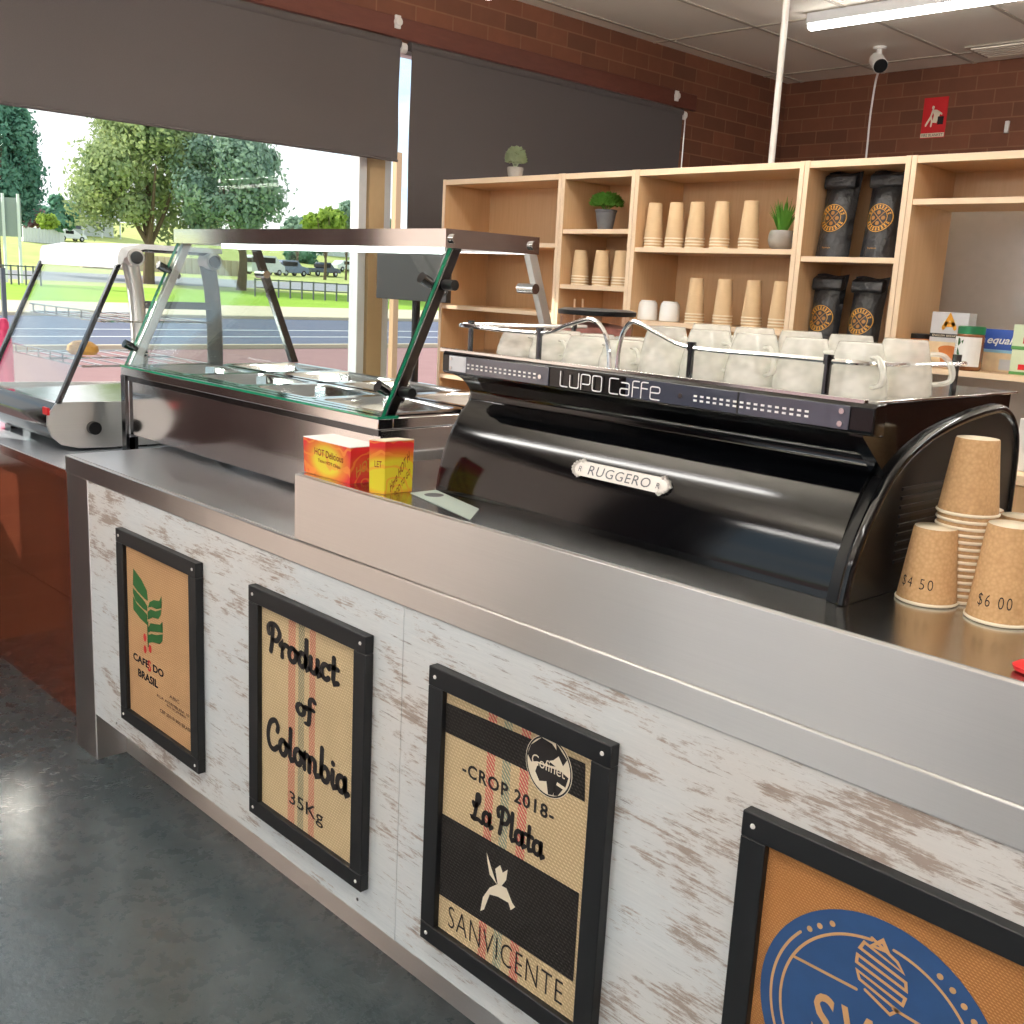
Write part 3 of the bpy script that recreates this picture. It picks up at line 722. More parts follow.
for i, (a, b) in enumerate(rows): zz += [q8(*a), q8(*b)] if i % 2 == 0 else [q8(*b), q8(*a)]
cxx, czz = q8(572, 880); zz = []
for i in range(8):
    tt = (i-3.5)/4.1; hw = .036*math.sqrt(1-tt*tt)
    zc = czz-tt*.046
    e = [(cxx-hw, zc+.012), (cxx+hw, zc-.004)]
    zz += e if i % 2 == 0 else e[::-1]
m.stroke([zz], .0045, P3b); m.stroke([[q8(545, 775), q8(580, 760), q8(595, 795), q8(545, 775)]], .006, lambda s: (s[0], YP-.0016, s[1]))
m.build('emblem_lines', 'twine', f4, smooth=False, recalc=False)
a = q8(355, 1000); 
rect_text('SWI', a[0], a[0]+.145, a[1]-.03, a[1]+.045, YP-.0012, offset=.012, spacing=1.2).build('lettering', 'twine', f4, smooth=False)
# ------------------------------------------------------------------ glass fronted bain marie on the counter
X0, X1, Y0, Y1, Z1 = -.2, 1.21, .27, .95, 1.205
t = thing('display_cabinet', 'stainless food display cabinet with sloping glass front and glowing lamp under its canopy', 'food display', ((X0+X1)/2, .61, .955))
m = MB(); m.box(X0+.03, X1-.03, Y0+.012, Y0+.03, .975, 1.155); m.box(X0+.03, X1-.03, Y1-.03, Y1, .975, 1.17); m.box(X0, X0+.03, Y0+.01, Y1, .965, 1.17); m.box(X1-.03, X1, Y0+.01, Y1, .965, 1.17); m.box(X0+.03, X1-.03, Y0+.03, Y1-.03, 1.0, 1.02)
m.build('base', 'steel_smooth', t, bevel=.002)
m = MB().box(X0-.004, X1+.004, Y0, Y0+.045, 1.172, Z1-.006); m.box(X0-.004, X1+.004, Y1-.03, Y1+.004, 1.172, Z1-.006); m.box(X0-.004, X0+.03, Y0+.045, Y1-.03, 1.172, Z1-.006); m.box(X1-.03, X1+.004, Y0+.045, Y1-.03, 1.172, Z1-.006)
m.box(X0+.03, X1-.03, .598, .612, 1.18, Z1-.006)
for k in (1, 2, 3): m.box(X0+.03+(X1-X0-.06)*k/4-.006, X0+.03+(X1-X0-.06)*k/4+.006, Y0+.045, Y1-.03, 1.18, Z1-.006)
m.build('top_frame', 'steel_smooth', t, bevel=.002)
bx(X0, X1, Y0+.004, Y0+.012, 1.156, 1.172).build('front_trim', 'darkchrome', t)
bx(X0-.002, X1+.006, Y0-.004, Y0+.06, Z1-.006, Z1).build('glass_ledge', ['glass_edge'], t, smooth=False)
for (x_, y_, zb) in ((X0+.012, Y0+.025, .906), (X0+.012, Y1-.05, .906), (X1-.06, Y0+.05, .9555), (X1-.06, Y1-.05, .9555), (.35, Y0+.08, .9555)):
    bx(x_-.016, x_+.016, y_-.016, y_+.016, zb, .97).build('foot', 'darkchrome', t, bevel=.002)
bx(X0-.004, X0+.028, Y0-.002, Y0+.03, .906, 1.172).build('corner_post', 'darkchrome', t, bevel=.002)
q = at(357, 423, y=Y0+.01); bx(q.x-.006, q.x+.006, Y0+.008, Y0+.012, q.z-.009, q.z+.009).build('small_label', 'cream', t)
# canopy
CY0, CY1, CZ0, CZ1 = .465, .79, 1.61, 1.652
m = MB(); m.box(X0, X1, CY0, CY0+.003, CZ0, CZ1); m.box(X0, X1, CY1-.003, CY1, CZ0, CZ1); m.box(X0, X0+.003, CY0+.003, CY1-.003, CZ0, CZ1); m.box(X1-.003, X1, CY0+.003, CY1-.003, CZ0, CZ1); m.box(X0, X1, CY0, CY1, CZ1, CZ1+.003)
m.build('canopy', 'steel_smooth', t, smooth=False)
bx(X0+.004, X1-.004, CY0+.004, CY1-.004, CZ0+.006, CZ0+.012).build('canopy_underside', 'white_enamel', t)
bx(X0+.28, X1-.12, CY0+.02, CY0+.10, CZ0-.012, CZ0+.006).build('strip_lamp', 'striplamp', t, bevel=.004)
for yy in (CY0+.025, CY1-.025):
    for xx, s_ in ((X1, 1), (X0, -1)):
        MB().tube([(xx, yy, CZ0+.022), (xx+s_*.006, yy, CZ0+.022), (xx+s_*.01, yy, CZ0+.022)], .012, 16).build('canopy_bolt', 'chrome', t)
# sloping legs and glass
def bar(a, b, wx, wy, name, mat, par, **k):
    a = Vector(a); b = Vector(b); m = MB()
    vs = [[m.bm.verts.new(p+Vector((dx*wx/2, dy*wy/2, 0))) for dx, dy in ((-1, -1), (1, -1), (1, 1), (-1, 1))] for p in (a, b)]
    for i in range(4): m.bm.faces.new((vs[0][i], vs[0][(i+1) % 4], vs[1][(i+1) % 4], vs[1][i]))
    m.bm.faces.new(vs[0][::-1]); m.bm.faces.new(vs[1]); return m.build(name, mat, par, **k)
FB, FT = (Y0+.012, Z1), (CY0+.01, CZ0)
for xx in (X0+.012, X1-.012):
    bar((xx, FB[0]+.03, FB[1]), (xx, FT[0]+.03, FT[1]), .022, .03, 'front_strut', 'steel' if xx < .5 else 'darkchrome', t, bevel=.002)
    bar((xx, Y1-.02, Z1), (xx, CY1-.02, CZ0), .022, .03, 'rear_strut', 'darkchrome' if xx < .5 else 'steel', t, bevel=.002)
m = MB(); th = .010
q4 = [(X0, FB[0], FB[1]), (X1, FB[0], FB[1]), (X1, FT[0], FT[1]), (X0, FT[0], FT[1])]
f_ = [Vector(p) for p in q4]; bk = [p+Vector((0, th, 0)) for p in f_]
m.face(f_); m.face(bk[::-1])
for i in range(4): m.face([f_[i], f_[(i+1) % 4], bk[(i+1) % 4], bk[i]], 1)
m.build('front_glass', ['glass', 'glass_edge'], t, smooth=False)
m = MB(); sd = [(FB[0]+.05, Z1+.0), (Y1-.04, Z1+.0), (CY1-.04, CZ0), (FT[0]+.05, CZ0)]
for xx in (X0+.03, ): m.prism(sd, 'x', xx, xx+.005)
m.build('side_glass', 'glass', t, smooth=False)
dv = Vector((0, FT[0]-FB[0], FT[1]-FB[1])); nrm = Vector((0, -dv.z, dv.y)).normalized()
for xx in (X0+.012, X1-.012):
    for f in (.14, .78):
        p = Vector((xx, FB[0], FB[1]))+dv*f
        MB().tube([p+nrm*.035, p+nrm*.005], .014, 14).tube([p+nrm*.004, p-nrm*.05], .009, 12).build('glass_clamp', 'darkchrome', t)
        s_ = 1 if xx > 0.5 else -1
        q = p+Vector((0, .035, 0)); MB().tube([q, q+Vector((s_*.05, 0, 0))], .013, 14).build('clamp_knob', 'black_plastic', t)
    p = Vector((xx, CY1-.02+(Y1-CY1)*.22, CZ0-(CZ0-Z1)*.22)); s_ = 1 if xx > .5 else -1
    MB().tube([p-Vector((s_*.05, .02, 0)), p+Vector((s_*.012, -.02, 0))], .014, 14).build('clamp_knob', 'chrome', t)
# steam pans
def pan(cx, cy, lx, ly, label):
    o = thing('steam_pan', label, 'food pan', (cx, cy, Z1-.1), 'empty steel pans in the display cabinet')
    m = MB(); z = Z1
    def ring(hx, hy, zz): return [m.bm.verts.new((cx+a*hx, cy+b*hy, zz)) for a, b in ((-1, -.8), (-.85, -1), (.85, -1), (1, -.8), (1, .8), (.85, 1), (-.85, 1), (-1, .8))]
    R = [ring(lx/2, ly/2, z-.004), ring(lx/2, ly/2, z+.001), ring(lx/2-.018, ly/2-.018, z+.001), ring(lx/2-.024, ly/2-.024, z-.006), ring(lx/2-.035, ly/2-.035, z-.09), ring(lx/2-.05, ly/2-.05, z-.094)]
    for A, B in zip(R, R[1:]):
        for i in range(8): m.bm.faces.new((A[i], A[(i+1) % 8], B[(i+1) % 8], B[i]))
    m.bm.faces.new(R[-1]); m.build('pan_shell', 'steel_smooth', o)
    return o
colw = (X1-X0-.06)/4
for k in range(4):
    for r in range(2):
        xx = X0+.03+colw*(k+.5); yy = (.455, .765)[r]
        pan(xx, yy, colw-.004, (.275, .302)[r], 'empty steel pan in the display cabinet, %s row, %s from the left' % (('front', 'back')[r], ('first', 'second', 'third', 'last')[k]))

# ------------------------------------------------------------------ pie warmer at the left
A0, A1 = -.985, -.3
t = thing('pie_warmer', 'white topped pie warmer with sloping glass front at the far left', 'food warmer', ((A0+A1)/2, .4, .905))
side = [(.095, 1.075), (.062, 1.03), (.06, 1.0), (.075, .96), (.105, .932), (.16, .918), (.25, .914), (.70, .914), (.70, 1.06), (.3, 1.07)]
for xx, mt in ((A1-.012, 'steel'), (A0, 'steel')):
    MB().prism(side, 'x', xx, xx+.012).build('side_panel', mt, t)
m = MB(); fr_ = [(.097, 1.07), (.066, 1.03), (.064, 1.0), (.079, .962), (.108, .936), (.16, .922), (.3, .92), (.3, .93), (.17, .932), (.115, .945), (.09, .968), (.076, 1.0), (.078, 1.027), (.107, 1.062)]
m.prism(fr_, 'x', A0+.012, A1-.012).build('front_panel', 'black_gloss', t)
bx(A0+.012, A1-.012, .1, .7, 1.05, 1.06).build('deck', 'steel_smooth', t)
bx(A0+.012, A1-.012, .68, .7, .92, 1.05).build('back_panel', 'steel', t)
q = at(71, 448, x=A1)
MB().tube([(A1, .21, .985), (A1+.022, .21, .985)], .022, 20).build('control_knob', 'black_plastic', t)
q = at(46, 411, y=.06); bx(q.x-.02, q.x+.02, .056, .064, q.z-.012, q.z+.012).build('red_switch', 'red', t)
for (xx, yy) in ((A1-.05, .36), (A1-.05, .6), (A0+.05, .2), (A0+.05, .6)): bx(xx-.03, xx+.03, yy-.05, yy+.05, .9052, .92).build('foot', 'black_plastic', t)
# frame bars, canopy, posts
for xx in (A1-.008, A0+.008): bar((xx, .10, 1.07), (xx, .318, 1.53), .016, .016, 'glass_frame_bar', 'darkchrome', t)
m = MB()
can = [(.312, 1.518)]+[(.36-.045*math.cos(a)*1.0, 1.555+.045*math.sin(a)) for a in [PI*k/10*.5 for k in range(0, 6)]]+[(.40, 1.602), (.70, 1.602), (.70, 1.585), (.41, 1.585), (.37, 1.575), (.335, 1.55), (.325, 1.518)]
m.prism(can, 'x', A0, A1).build('canopy', 'white_enamel', t)
m = MB(); m.prism([(.105, 1.075), (.316, 1.518), (.320, 1.516), (.109, 1.073)], 'x', A0+.016, A1-.016).build('front_glass', 'glass', t, smooth=False)
for yy in (.375, .665):
    m = MB(); m.tube(crv([(A1-.05, yy+.03, 1.06), (A1-.05, yy+.03, 1.3), (A1-.05, yy+.02, 1.45), (A1-.045, yy, 1.545)], 5), .028, 14).build('side_post', 'steel' if yy < .5 else 'zinc', t)
    MB().tube([(A1-.06, yy, 1.556), (A1+.008, yy, 1.556)], .03, 20).build('post_collar', 'steel', t)
    MB().tube([(A1+.008, yy, 1.556), (A1+.014, yy, 1.556)], .021, 20).build('collar_cap', 'darkchrome', t)
MB().tube([(A1-.03, .39, 1.585), (A1-.03, .66, 1.585)], .01).build('side_rail', 'darkchrome', t)
bx(A1-.07, A1-.03, .42, .69, 1.385, 1.41).build('side_rail', 'zinc', t)
for zz, y_a in ((1.19, .19), (1.34, .26)):
    m = MB()
    for k in range(7):
        yy = y_a+(.66-y_a)*k/6; m.tube([(A0+.03, yy, zz), (A1-.02, yy, zz)], .003, 6)
    for xx in (A0+.03, (A0+A1)/2, A1-.02): m.tube([(xx, y_a, zz), (xx, .66, zz)], .004, 6)
    for k in range(6): m.tube([(A0+.06+.11*k, y_a, zz), (A0+.06+.11*k, y_a, zz+.03)], .003, 6)
    m.tube([(A0+.03, y_a, zz+.03), (A1-.02, y_a, zz+.03)], .003, 6)
    m.build('wire_rack', 'chrome', t, label='lower wire rack' if zz < 1.3 else 'upper wire rack')
q = at(82, 331, y=.38)
o = MB().lathe([(.02, 0), (.06, .0), (.075, .012), (.07, .03), (.045, .045), (.015, .05)], (q.x, .38, 1.194), 18, 1.1, .7).build('pastry', 'pastry', loc=(q.x, .38, 1.194))
tag(o, 'golden baked pastry on the wire rack in the pie warmer', 'pastry')
# odds and ends on the wooden counter
q = at(1, 335, y=.5); 
t = thing('squeeze_bottle', 'bright magenta bottle behind the left end of the pie warmer', 'bottle', (-1.09, .205, .905))
MB().lathe([(.028, 0), (.03, .01), (.03, .3), (.025, .335), (.016, .35), (.014, .36)], (-1.09, .205, .905), 20).build('bottle_body', 'pink', t)
MB().lathe([(.02, .36), (.02, .385), (.012, .40), (.004, .402)], (-1.09, .205, .905), 14).build('nozzle', 'pink', t)
q = at(12, 418, z=.905)
t = thing('price_flyer', 'white flyer with a red corner lying on the wooden counter', 'paper', (q.x, q.y, .905))
bx(q.x-.12, q.x+.1, q.y-.08, q.y+.1, .9052, .9062).build('sheet', 'white_paper', t)
m = MB(); m.face([(q.x-.11, q.y-.03, .9064), (q.x-.0, q.y-.03, .9064), (q.x-.11, q.y+.08, .9064)]); m.build('red_triangle', 'red', t, smooth=False)
q = at(27, 440, z=.905)
t = thing('card_holder', 'small clear acrylic holder with black clip on the wooden counter', 'holder', (q.x, q.y, .905))
bx(q.x-.03, q.x+.04, q.y-.003, q.y, .905, .96).build('acrylic_sheet', 'glass', t); bx(q.x-.03, q.x+.04, q.y-.008, q.y+.004, .955, .966).build('clip', 'black_plastic', t)

# ------------------------------------------------------------------ hot chip boxes and card
def chipbox(corners, h, label, rows, top):
    """corners: base outline (x,y), counter clockwise from front-left"""
    cxm = sum(c[0] for c in corners)/4; cym = sum(c[1] for c in corners)/4; zb = RT+.002
    t = thing('chip_box', label, 'food box', (cxm, cym, zb))
    m = MB(); s = .04
    T = [(c[0]+(c[0]-cxm)*s, c[1]+(c[1]-cym)*s) for c in corners]
    for i in range(4):
        a, b = corners[i], corners[(i+1) % 4]; c, d = T[(i+1) % 4], T[i]
        m.face([(a[0], a[1], zb), (b[0], b[1], zb), (c[0], c[1], zb+h), (d[0], d[1], zb+h)])
    m.face([(c[0], c[1], zb) for c in corners[::-1]]); m.build('box_walls', 'chip', t, smooth=False)
    m = MB(); m.prism([(c[0], c[1]) for c in T], 'z', zb+h-.001, zb+h+.001); m.build('lid_flaps', 'white_paper' if top else 'cream', t, smooth=False)
    def fP(i, off=.0006):
        a, b = Vector((*corners[i], zb)), Vector((*corners[(i+1) % 4], zb)); c, d = Vector((*T[(i+1) % 4], zb+h)), Vector((*T[i], zb+h))
        n = (b-a).cross(d-a).normalized()
        return lambda u, v: (a+(b-a)*u)*(1-v)+(d+(c-d)*u)*v+n*off
    for (fi, body, u0, u1, v0, v1, tilt, mat) in rows:
        F = fP(fi)
        put_text(text_bm(body, offset=.01), lambda u, v: F(u0+(u1-u0)*u-(v-.5)*tilt*.05, v0+(v1-v0)*v+tilt*(u-.5))).build('box_lettering', mat, t, smooth=False)
    return t
MT['maroon_ink'] = flat('dark_red_ink', (130, 30, 25), .6)
chipbox([(1.268, .028), (1.440, .028), (1.440, .105), (1.268, .105)], .078, 'low red and yellow hot chip box lying on the raised counter end', [(0, 'HOT Delicious', .25, .86, .55, .75, -.05, 'maroon_ink'), (0, 'Taste HOT Chips', .32, .8, .34, .46, -.05, 'maroon_ink'), (1, 'HOT', .2, .7, .3, .6, .3, 'yellow_print')], True)
chipbox([(1.530, .012), (1.561, .027), (1.566, .094), (1.535, .079)], .108, 'upright red and yellow hot chip box standing cornerwise beside the low one', [(1, 'Have HOT H', .2, .85, .32, .5, .6, 'maroon_ink'), (1, 'FOOD TO GO', .3, .9, .1, .22, .5, 'maroon_ink'), (0, 'LET', .35, .8, .5, .62, 0, 'maroon_ink')], False)
m = MB(); P4 = [at(*p, z=RT+.002) for p in ((410, 493), (436, 490), (479, 509), (470, 520))]
m.face([tuple(p+Vector((0, 0, .0006))) for p in P4]); m.face([tuple(p) for p in P4[::-1]])
MT['palecard'] = flat('pale_green_white_card', (205, 222, 214), .3)
o = m.build('loyalty_card', 'palecard', smooth=False); tag(o, 'pale green card lying on the raised counter beside the chip boxes', 'card')
c_ = at(434, 495, z=RT+.003); MB().disc((c_.x, c_.y), .02, lambda s: (s[0], s[1], RT+.0032), 0, 24).build('dark_circle', 'zinc', o, smooth=False)
q = at(1023, 678, z=RT)
o = MB().lathe([(.012, 0), (.022, .002), (.024, .008), (.018, .014), (.006, .016)], (q.x+.012, q.y+.02, RT+.0015), 16, 1.4, .8).build('red_knob', 'red'); tag(o, 'small red plastic item at the right edge of the steel counter', 'plastic item')

# ------------------------------------------------------------------ espresso machine (local frame, then placed)
EM = thing('espresso_machine', 'large glossy black three group espresso machine on the raised counter', 'coffee machine', (0, 0, 0))
L = .955; D = .53
prof = crv([(0, 0), (.002, .02), (.008, .05), (.02, .09), (.036, .125), (.056, .158), (.076, .180), (.084, .197), (.078, .214), (.058, .232), (.03, .243)], 4)
body = prof+[(.02, .25), (.02, .288), (D, .288), (D, .0)]
MB().prism(body, 'x', .004, L-.03).build('body', 'black_gloss', EM, world=False)
# outer edge mouldings following the profile (thin bright left lip)
m = MB(); inn = [(y+.008, z) for y, z in prof]
m.prism(prof+inn[::-1], 'x', -.002, .004).build('left_edge_lip', 'darkchrome', EM, world=False)
m = MB(); rr = .006
np_ = [(.0, .246), (-.004, .25), (-.004, .286), (.0, .291), (.03, .292), (.03, .243)]
m.prism(np_, 'x', .010, L+.010).build('control_bar', 'black_gloss', EM, world=False, bevel=.003)
bx(.034, .321, -.0065, -.004, .251, .285).build('left_display', 'panel_glass', EM, world=False, bevel=.001)
bx(.036, .088, -.0075, -.0065, .253, .283).build('silver_plate', 'grey_print', EM, world=False, bevel=.001)
bx(.508, .928, -.0065, -.004, .251, .285).build('right_display', 'panel_glass', EM, world=False, bevel=.001)
bx(.737, .740, -.0072, -.0064, .251, .285).build('display_joint', 'black_plastic', EM, world=False)
def marks(x0, x1, n, name):
    m = MB()
    for k in range(n):
        for z in (.2625, .2695):
            x = x0+(x1-x0)*k/(n-1); m.box(x-.0032, x+.0032, -.0072, -.0066, z-.0016, z+.0016)
    m.build(name, 'led', EM, world=False, smooth=False)
marks(.095, .285, 15, 'button_marks'); marks(.657, .860, 17, 'button_marks')
for x_, z_ in ((.044, .259), (.044, .277), (.302, .266), (.629, .267), (.916, .259), (.917, .277)):
    m = MB(); m.tube([(x_, -.0062, z_), (x_, -.0105, z_)], .0042 if x_ > .3 else .003, 12); m.build('panel_screw', 'chrome', EM, world=False)
# LUPO CAFFE in thin rounded strokes
def rnd(pts, r=.12, n=4):
    out = [pts[0]]
    for a, b, c in zip(pts, pts[1:], pts[2:]):
        a, b, c = Vector(a), Vector(b), Vector(c); u = (a-b); v = (c-b)
        ru = min(r, u.length/2); rv = min(r, v.length/2); p = b+u.normalized()*ru; q = b+v.normalized()*rv
        for k in range(n+1):
            s = k/n; out.append(tuple((1-s)**2*p+2*s*(1-s)*b+s*s*q))
    out.append(pts[-1]); return out
TG = [(.0, [rnd([(0, 1), (0, 0), (.38, 0)])]), (.5, [rnd([(0, .8), (0, 0), (.45, 0), (.45, 1)])]), (1.08, [rnd([(0, -.02), (0, 1), (.45, 1), (.45, .35), (.08, .35)])]), (1.66, [rnd([(.2, 1), (0, 1), (0, 0), (.45, 0), (.45, 1), (.2, 1)])]),
      (2.5, [rnd([(.42, 1), (0, 1), (0, 0), (.42, 0)])]), (3.02, [rnd([(.05, .8), (.42, .8), (.42, 0), (0, 0), (0, .42), (.36, .42)])]), (3.6, [rnd([(.3, 1), (0, 1), (0, -.02)]), [(.0, .6), (.28, .6)]]), (4.0, [rnd([(.3, 1), (0, 1), (0, -.02)]), [(.0, .6), (.28, .6)]]), (4.42, [rnd([(.0, .42), (.42, .42), (.42, .8), (0, .8), (0, 0), (.42, 0)])])]
m = MB(); u0 = .353; ku = .231/4.84; kv = .026
for off, ps in TG:
    m.stroke([[(u0+(x+off)*ku, .2545+y*kv) for x, y in p] for p in ps], .0022, lambda s: (s[0], -.0072, s[1]))
m.build('lettering', 'led', EM, world=False, smooth=False, recalc=False)
# cast badge on the belly
def belly(z):
    for (a, b), (c, d) in zip(prof, prof[1:]):
        if b <= z <= d: return a+(c-a)*(z-b)/(d-b)
    return .05
bz = .108; by = belly(bz); sl = (belly(bz+.015)-belly(bz-.015))/.03
# badge
bx0, bx1 = .365, .60
PB = lambda u, v, o=.003: Vector((u, belly(bz)+sl*(v)-o, bz+v))
m = MB(); n = 40; hw = (bx1-bx0)/2; cxb = (bx0+bx1)/2; pts = []
half = [(-.76, 1.0), (-.82, 1.35), (-.87, .9), (-.93, .75), (-.95, .35), (-1.0, 0), (-.95, -.35), (-.93, -.75), (-.87, -.9), (-.82, -1.35), (-.76, -1.0)]
for u_, v_ in half+[(-a_, -b_) for a_, b_ in half]: pts.append((cxb+hw*u_, .0125*v_))
n = len(pts)
fA = [m.bm.verts.new(PB(u, v, .0045)) for u, v in pts]; fB = [m.bm.verts.new(PB(u, v, -.002)) for u, v in pts]
m.bm.faces.new(fA)
for i in range(n): m.bm.faces.new((fA[i], fA[(i+1) % n], fB[(i+1) % n], fB[i]))
for s_ in (-1, 1):
    for k in range(9):
        a = PI*k/8-PI/2; m.ball(PB(cxb+s_*(hw-.024+.018*math.cos(a)), .0125*math.sin(a), .006), .0034, (1, .6, 1), 1)
m.build('maker_badge', 'pewter', EM, world=False)
put_text(text_bm('RUGGERO', spacing=1.1), lambda u, v: PB(bx0+.045+(bx1-bx0-.09)*u, -.008+.016*v, .0052)).build('badge_lettering', 'zinc', EM, world=False, smooth=False)
for x_ in (bx0+.022, bx1-.03): put_text(text_bm('R'), lambda u, v: PB(x_+.008*u, -.005+.009*v, .0075)).build('badge_lettering', 'zinc', EM, world=False, smooth=False)
# right hand side: back body block plus curved rim
rim = crv([(-.006, .0), (.0, .03), (.014, .075), (.045, .128), (.095, .186), (.17, .225), (.27, .25), (.38, .264), (.44, .263), (.49, .235), (.515, .17), (.52, .0)], 5)
MB().prism(rim, 'x', L-.03, L).build('side_panel', 'black_satin', EM, world=False)
m = MB(); m.tube([(L-.004, y, z) for y, z in rim], .009, 12).build('side_rim', 'black_gloss', EM, world=False)
m = MB()
for k in range(9): m.box(L+.0, L+.003, .12, .34, .045+k*.014, .050+k*.014)
m.build('side_louvres', 'black_plastic', EM, world=False)
m = MB(); m.prism([(.004, .288), (.004, .243), (.12, .15), (.45, .15), (.45, .288)], 'x', L-.03, L-.008).build('side_shoulder', 'black_gloss', EM, world=False)
bx(0, L-.01, .01, D-.02, .288, .292).build('cup_tray', 'steel_smooth', EM, world=False, bevel=.001)
bx(-.004, L-.01, .0, .012, .288, .296).build('tray_lip', 'chrome', EM, world=False, bevel=.001)
for x_ in (.06, .88):
    for y_ in (.05, .45): MB().tube([(x_, y_, -.0), (x_, y_, .012)], .02, 12).build('foot', 'black_plastic', EM, world=False)
# rails round the cups
rz = .343
def post(x, y, zt=rz): MB().tube([(x, y, .29), (x, y, zt+.006)], .0055, 10).tube([(x, y, zt-.005), (x, y, zt+.009)], .0075, 10).build('rail_post', 'darkchrome', EM, world=False)
for a in ((.02, .06), (.265, .02), (.62, .02), (.87, .02), (.90, .36), (.02, .36)): post(*a)
m = MB(); m.tube(crv([(.02, .40, rz), (.02, .2, rz), (.02, .06, rz), (.05, .022, rz), (.265, .02, rz), (.34, .02, rz+.02), (.395, .02, rz+.032), (.425, .02, rz+.015), (.44, .02, rz-.015), (.445, .02, .292)], 6), .0042, 8)
m.tube(crv([(.463, .02, .292), (.464, .02, rz-.012), (.475, .02, rz+.02), (.497, .02, rz+.034), (.55, .02, rz+.017), (.62, .02, rz), (.78, .02, rz), (.87, .02, rz), (.915, .04, rz), (.92, .15, rz-.003), (.905, .36, rz-.006), (.90, .39, rz-.006)], 6), .0042, 8)
m.build('cup_rail', 'chrome', EM, world=False)
EM.location = (1.583, .146, RT+.002); EM.rotation_euler = (0, 0, math.radians(-1.7))
EMM = Matrix.Translation(EM.location) @ Matrix.Rotation(math.radians(-1.7), 4, 'Z')

# upturned glasses on the machine
def glasscup():
    t = thing('latte_glass', 'x', 'glass', (0, 0, 0), 'upturned glasses on the espresso machine')
    pr = [(.041, 0), (.043, .004), (.041, .03), (.035, .07), (.030, .094), (.029, .098), (.0, .098)]
    m = MB(); m.lathe(pr[:-1], (0, 0, 0), 22, cap=False); m.bm.faces.new([v for v in m.bm.verts][-22:])
    m.build('bowl', 'cupglass', t, world=False, recalc=False)
    m = MB(); m.tube(crv([(.038, 0, .02), (.062, 0, .028), (.064, 0, .05), (.052, 0, .072), (.034, 0, .074)], 5), .0045, 8).build('handle', 'cupglass', t, world=False)
    return t
G0 = glasscup(); first = [True]
def placeg(lx, ly, rz_, sc_, label):
    o = G0 if first[0] else copy_tree(G0); first[0] = False
    p = EMM @ Vector((lx, ly, .292)); o.location = p; o.rotation_euler = (0, 0, rz_); o.scale = sc_; o['label'] = label
ORD = ('first', 'second', 'third', 'fourth', 'fifth', 'sixth', 'seventh', 'eighth', 'ninth')
for k in range(9):
    x_ = .145+.092*k; placeg(x_, .085, random.uniform(-.6, .3), (1.08, 1.08, .80) if k > 3 else (1.12, 1.12, .50), 'upturned pale glass on the espresso machine, %s of the front row from the left' % (ORD[k] if k < 8 else 'last'))
for k in range(9):
    x_ = .16+.092*k; placeg(x_, .19, random.uniform(-.5, .5), (1.1, 1.1, .86) if k > 3 else (1.12, 1.12, .50), 'upturned pale glass on the espresso machine, %s of the back row from the left' % (ORD[k] if k < 8 else 'last'))

# bean grinder behind the machine
GY = .86
g0, g1 = at(567, 312, y=GY), at(629, 314, y=GY); gx = (g0.x+g1.x)/2; gr = (g1.x-g0.x)/2*.9
zt = at(598, 309, y=GY).z
t = thing('bean_grinder', 'coffee grinder with clear round hopper and black lid behind the espresso machine', 'coffee grinder', (gx, GY, 0))
MB().lathe([(gr*1.04, 0), (gr*1.06, .004), (gr*1.06, .012), (gr*.9, .016), (gr*.2, .018)], (gx, GY, zt-.016), 32).build('hopper_lid', 'black_plastic', t)
MB().lathe([(gr*.35, -.2), (gr*.6, -.17), (gr*.97, -.1), (gr, 0)], (gx, GY, zt-.016), 32, cap=False).build('hopper', 'hopper', t)
MB().lathe([(gr*.3, -.195), (gr*.57, -.165), (gr*.93, -.1), (gr*.95, -.03), (gr*.3, -.02)], (gx, GY, zt-.016), 32).build('coffee_beans', 'beans', t)
bx(gx-.085, gx+.085, GY-.09, GY+.13, RT+.002, zt-.19).build('grinder_body', 'black_gloss', t, bevel=.01)
# ------------------------------------------------------------------ shelving
YS = 2.15; SD = .30; TH = .019
def xs_(px, py): return at(px, py, y=YS).x
ZT = at(745, 164, y=YS).z
xA0, xAB, xBC, xCD, xDE = xs_(443, 185), xs_(562, 178), xs_(636, 172), xs_(805, 165), xs_(912, 158)
def zs(px, py): return at(px, py, y=YS).z
def bookcase(label, x0, x1, shelves, back=True):
    t = thing('shelf_unit', label, 'shelving', ((x0+x1)/2, YS+SD/2, 0))
    g = .001
    for a, b in ((x0+g, x0+TH), (x1-TH, x1-g)):
        sd_ = bx(a, b, YS+.001, YS+SD, 0, ZT).build('side_board', 'beech', t, smooth=False)
        bx(a-.0, b+.0, YS-.0005, YS+.001, 0, ZT).build('edge_strip', 'beech_edge', sd_, smooth=False)
    tb = bx(x0+TH, x1-TH, YS+.004, YS+SD, ZT-.024, ZT-.001).build('top_board', 'beech', t, smooth=False)
    bx(x0+TH, x1-TH, YS+.002, YS+.004, ZT-.024, ZT-.001).build('edge_strip', 'beech_edge', tb, smooth=False)
    for z in shelves:
        s_ = bx(x0+TH, x1-TH, YS+.006, YS+SD-.006, z-.018, z).build('shelf_board', 'beech', t, smooth=False)
        bx(x0+TH, x1-TH, YS+.004, YS+.006, z-.018, z).build('edge_strip', 'beech_edge', s_, smooth=False)
    if back: bx(x0+TH, x1-TH, YS+SD-.006, YS+SD, 0.02, ZT-.024).build('back_panel', 'beech', t, smooth=False)
    return t
ZA = [zs(540, 243), zs(450, 305), 1.08, .6]; ZB = [zs(600, 229), zs(600, 286), 1.15, .6]; ZCc = [zs(700, 248), zs(640, 320), 1.1, .6]
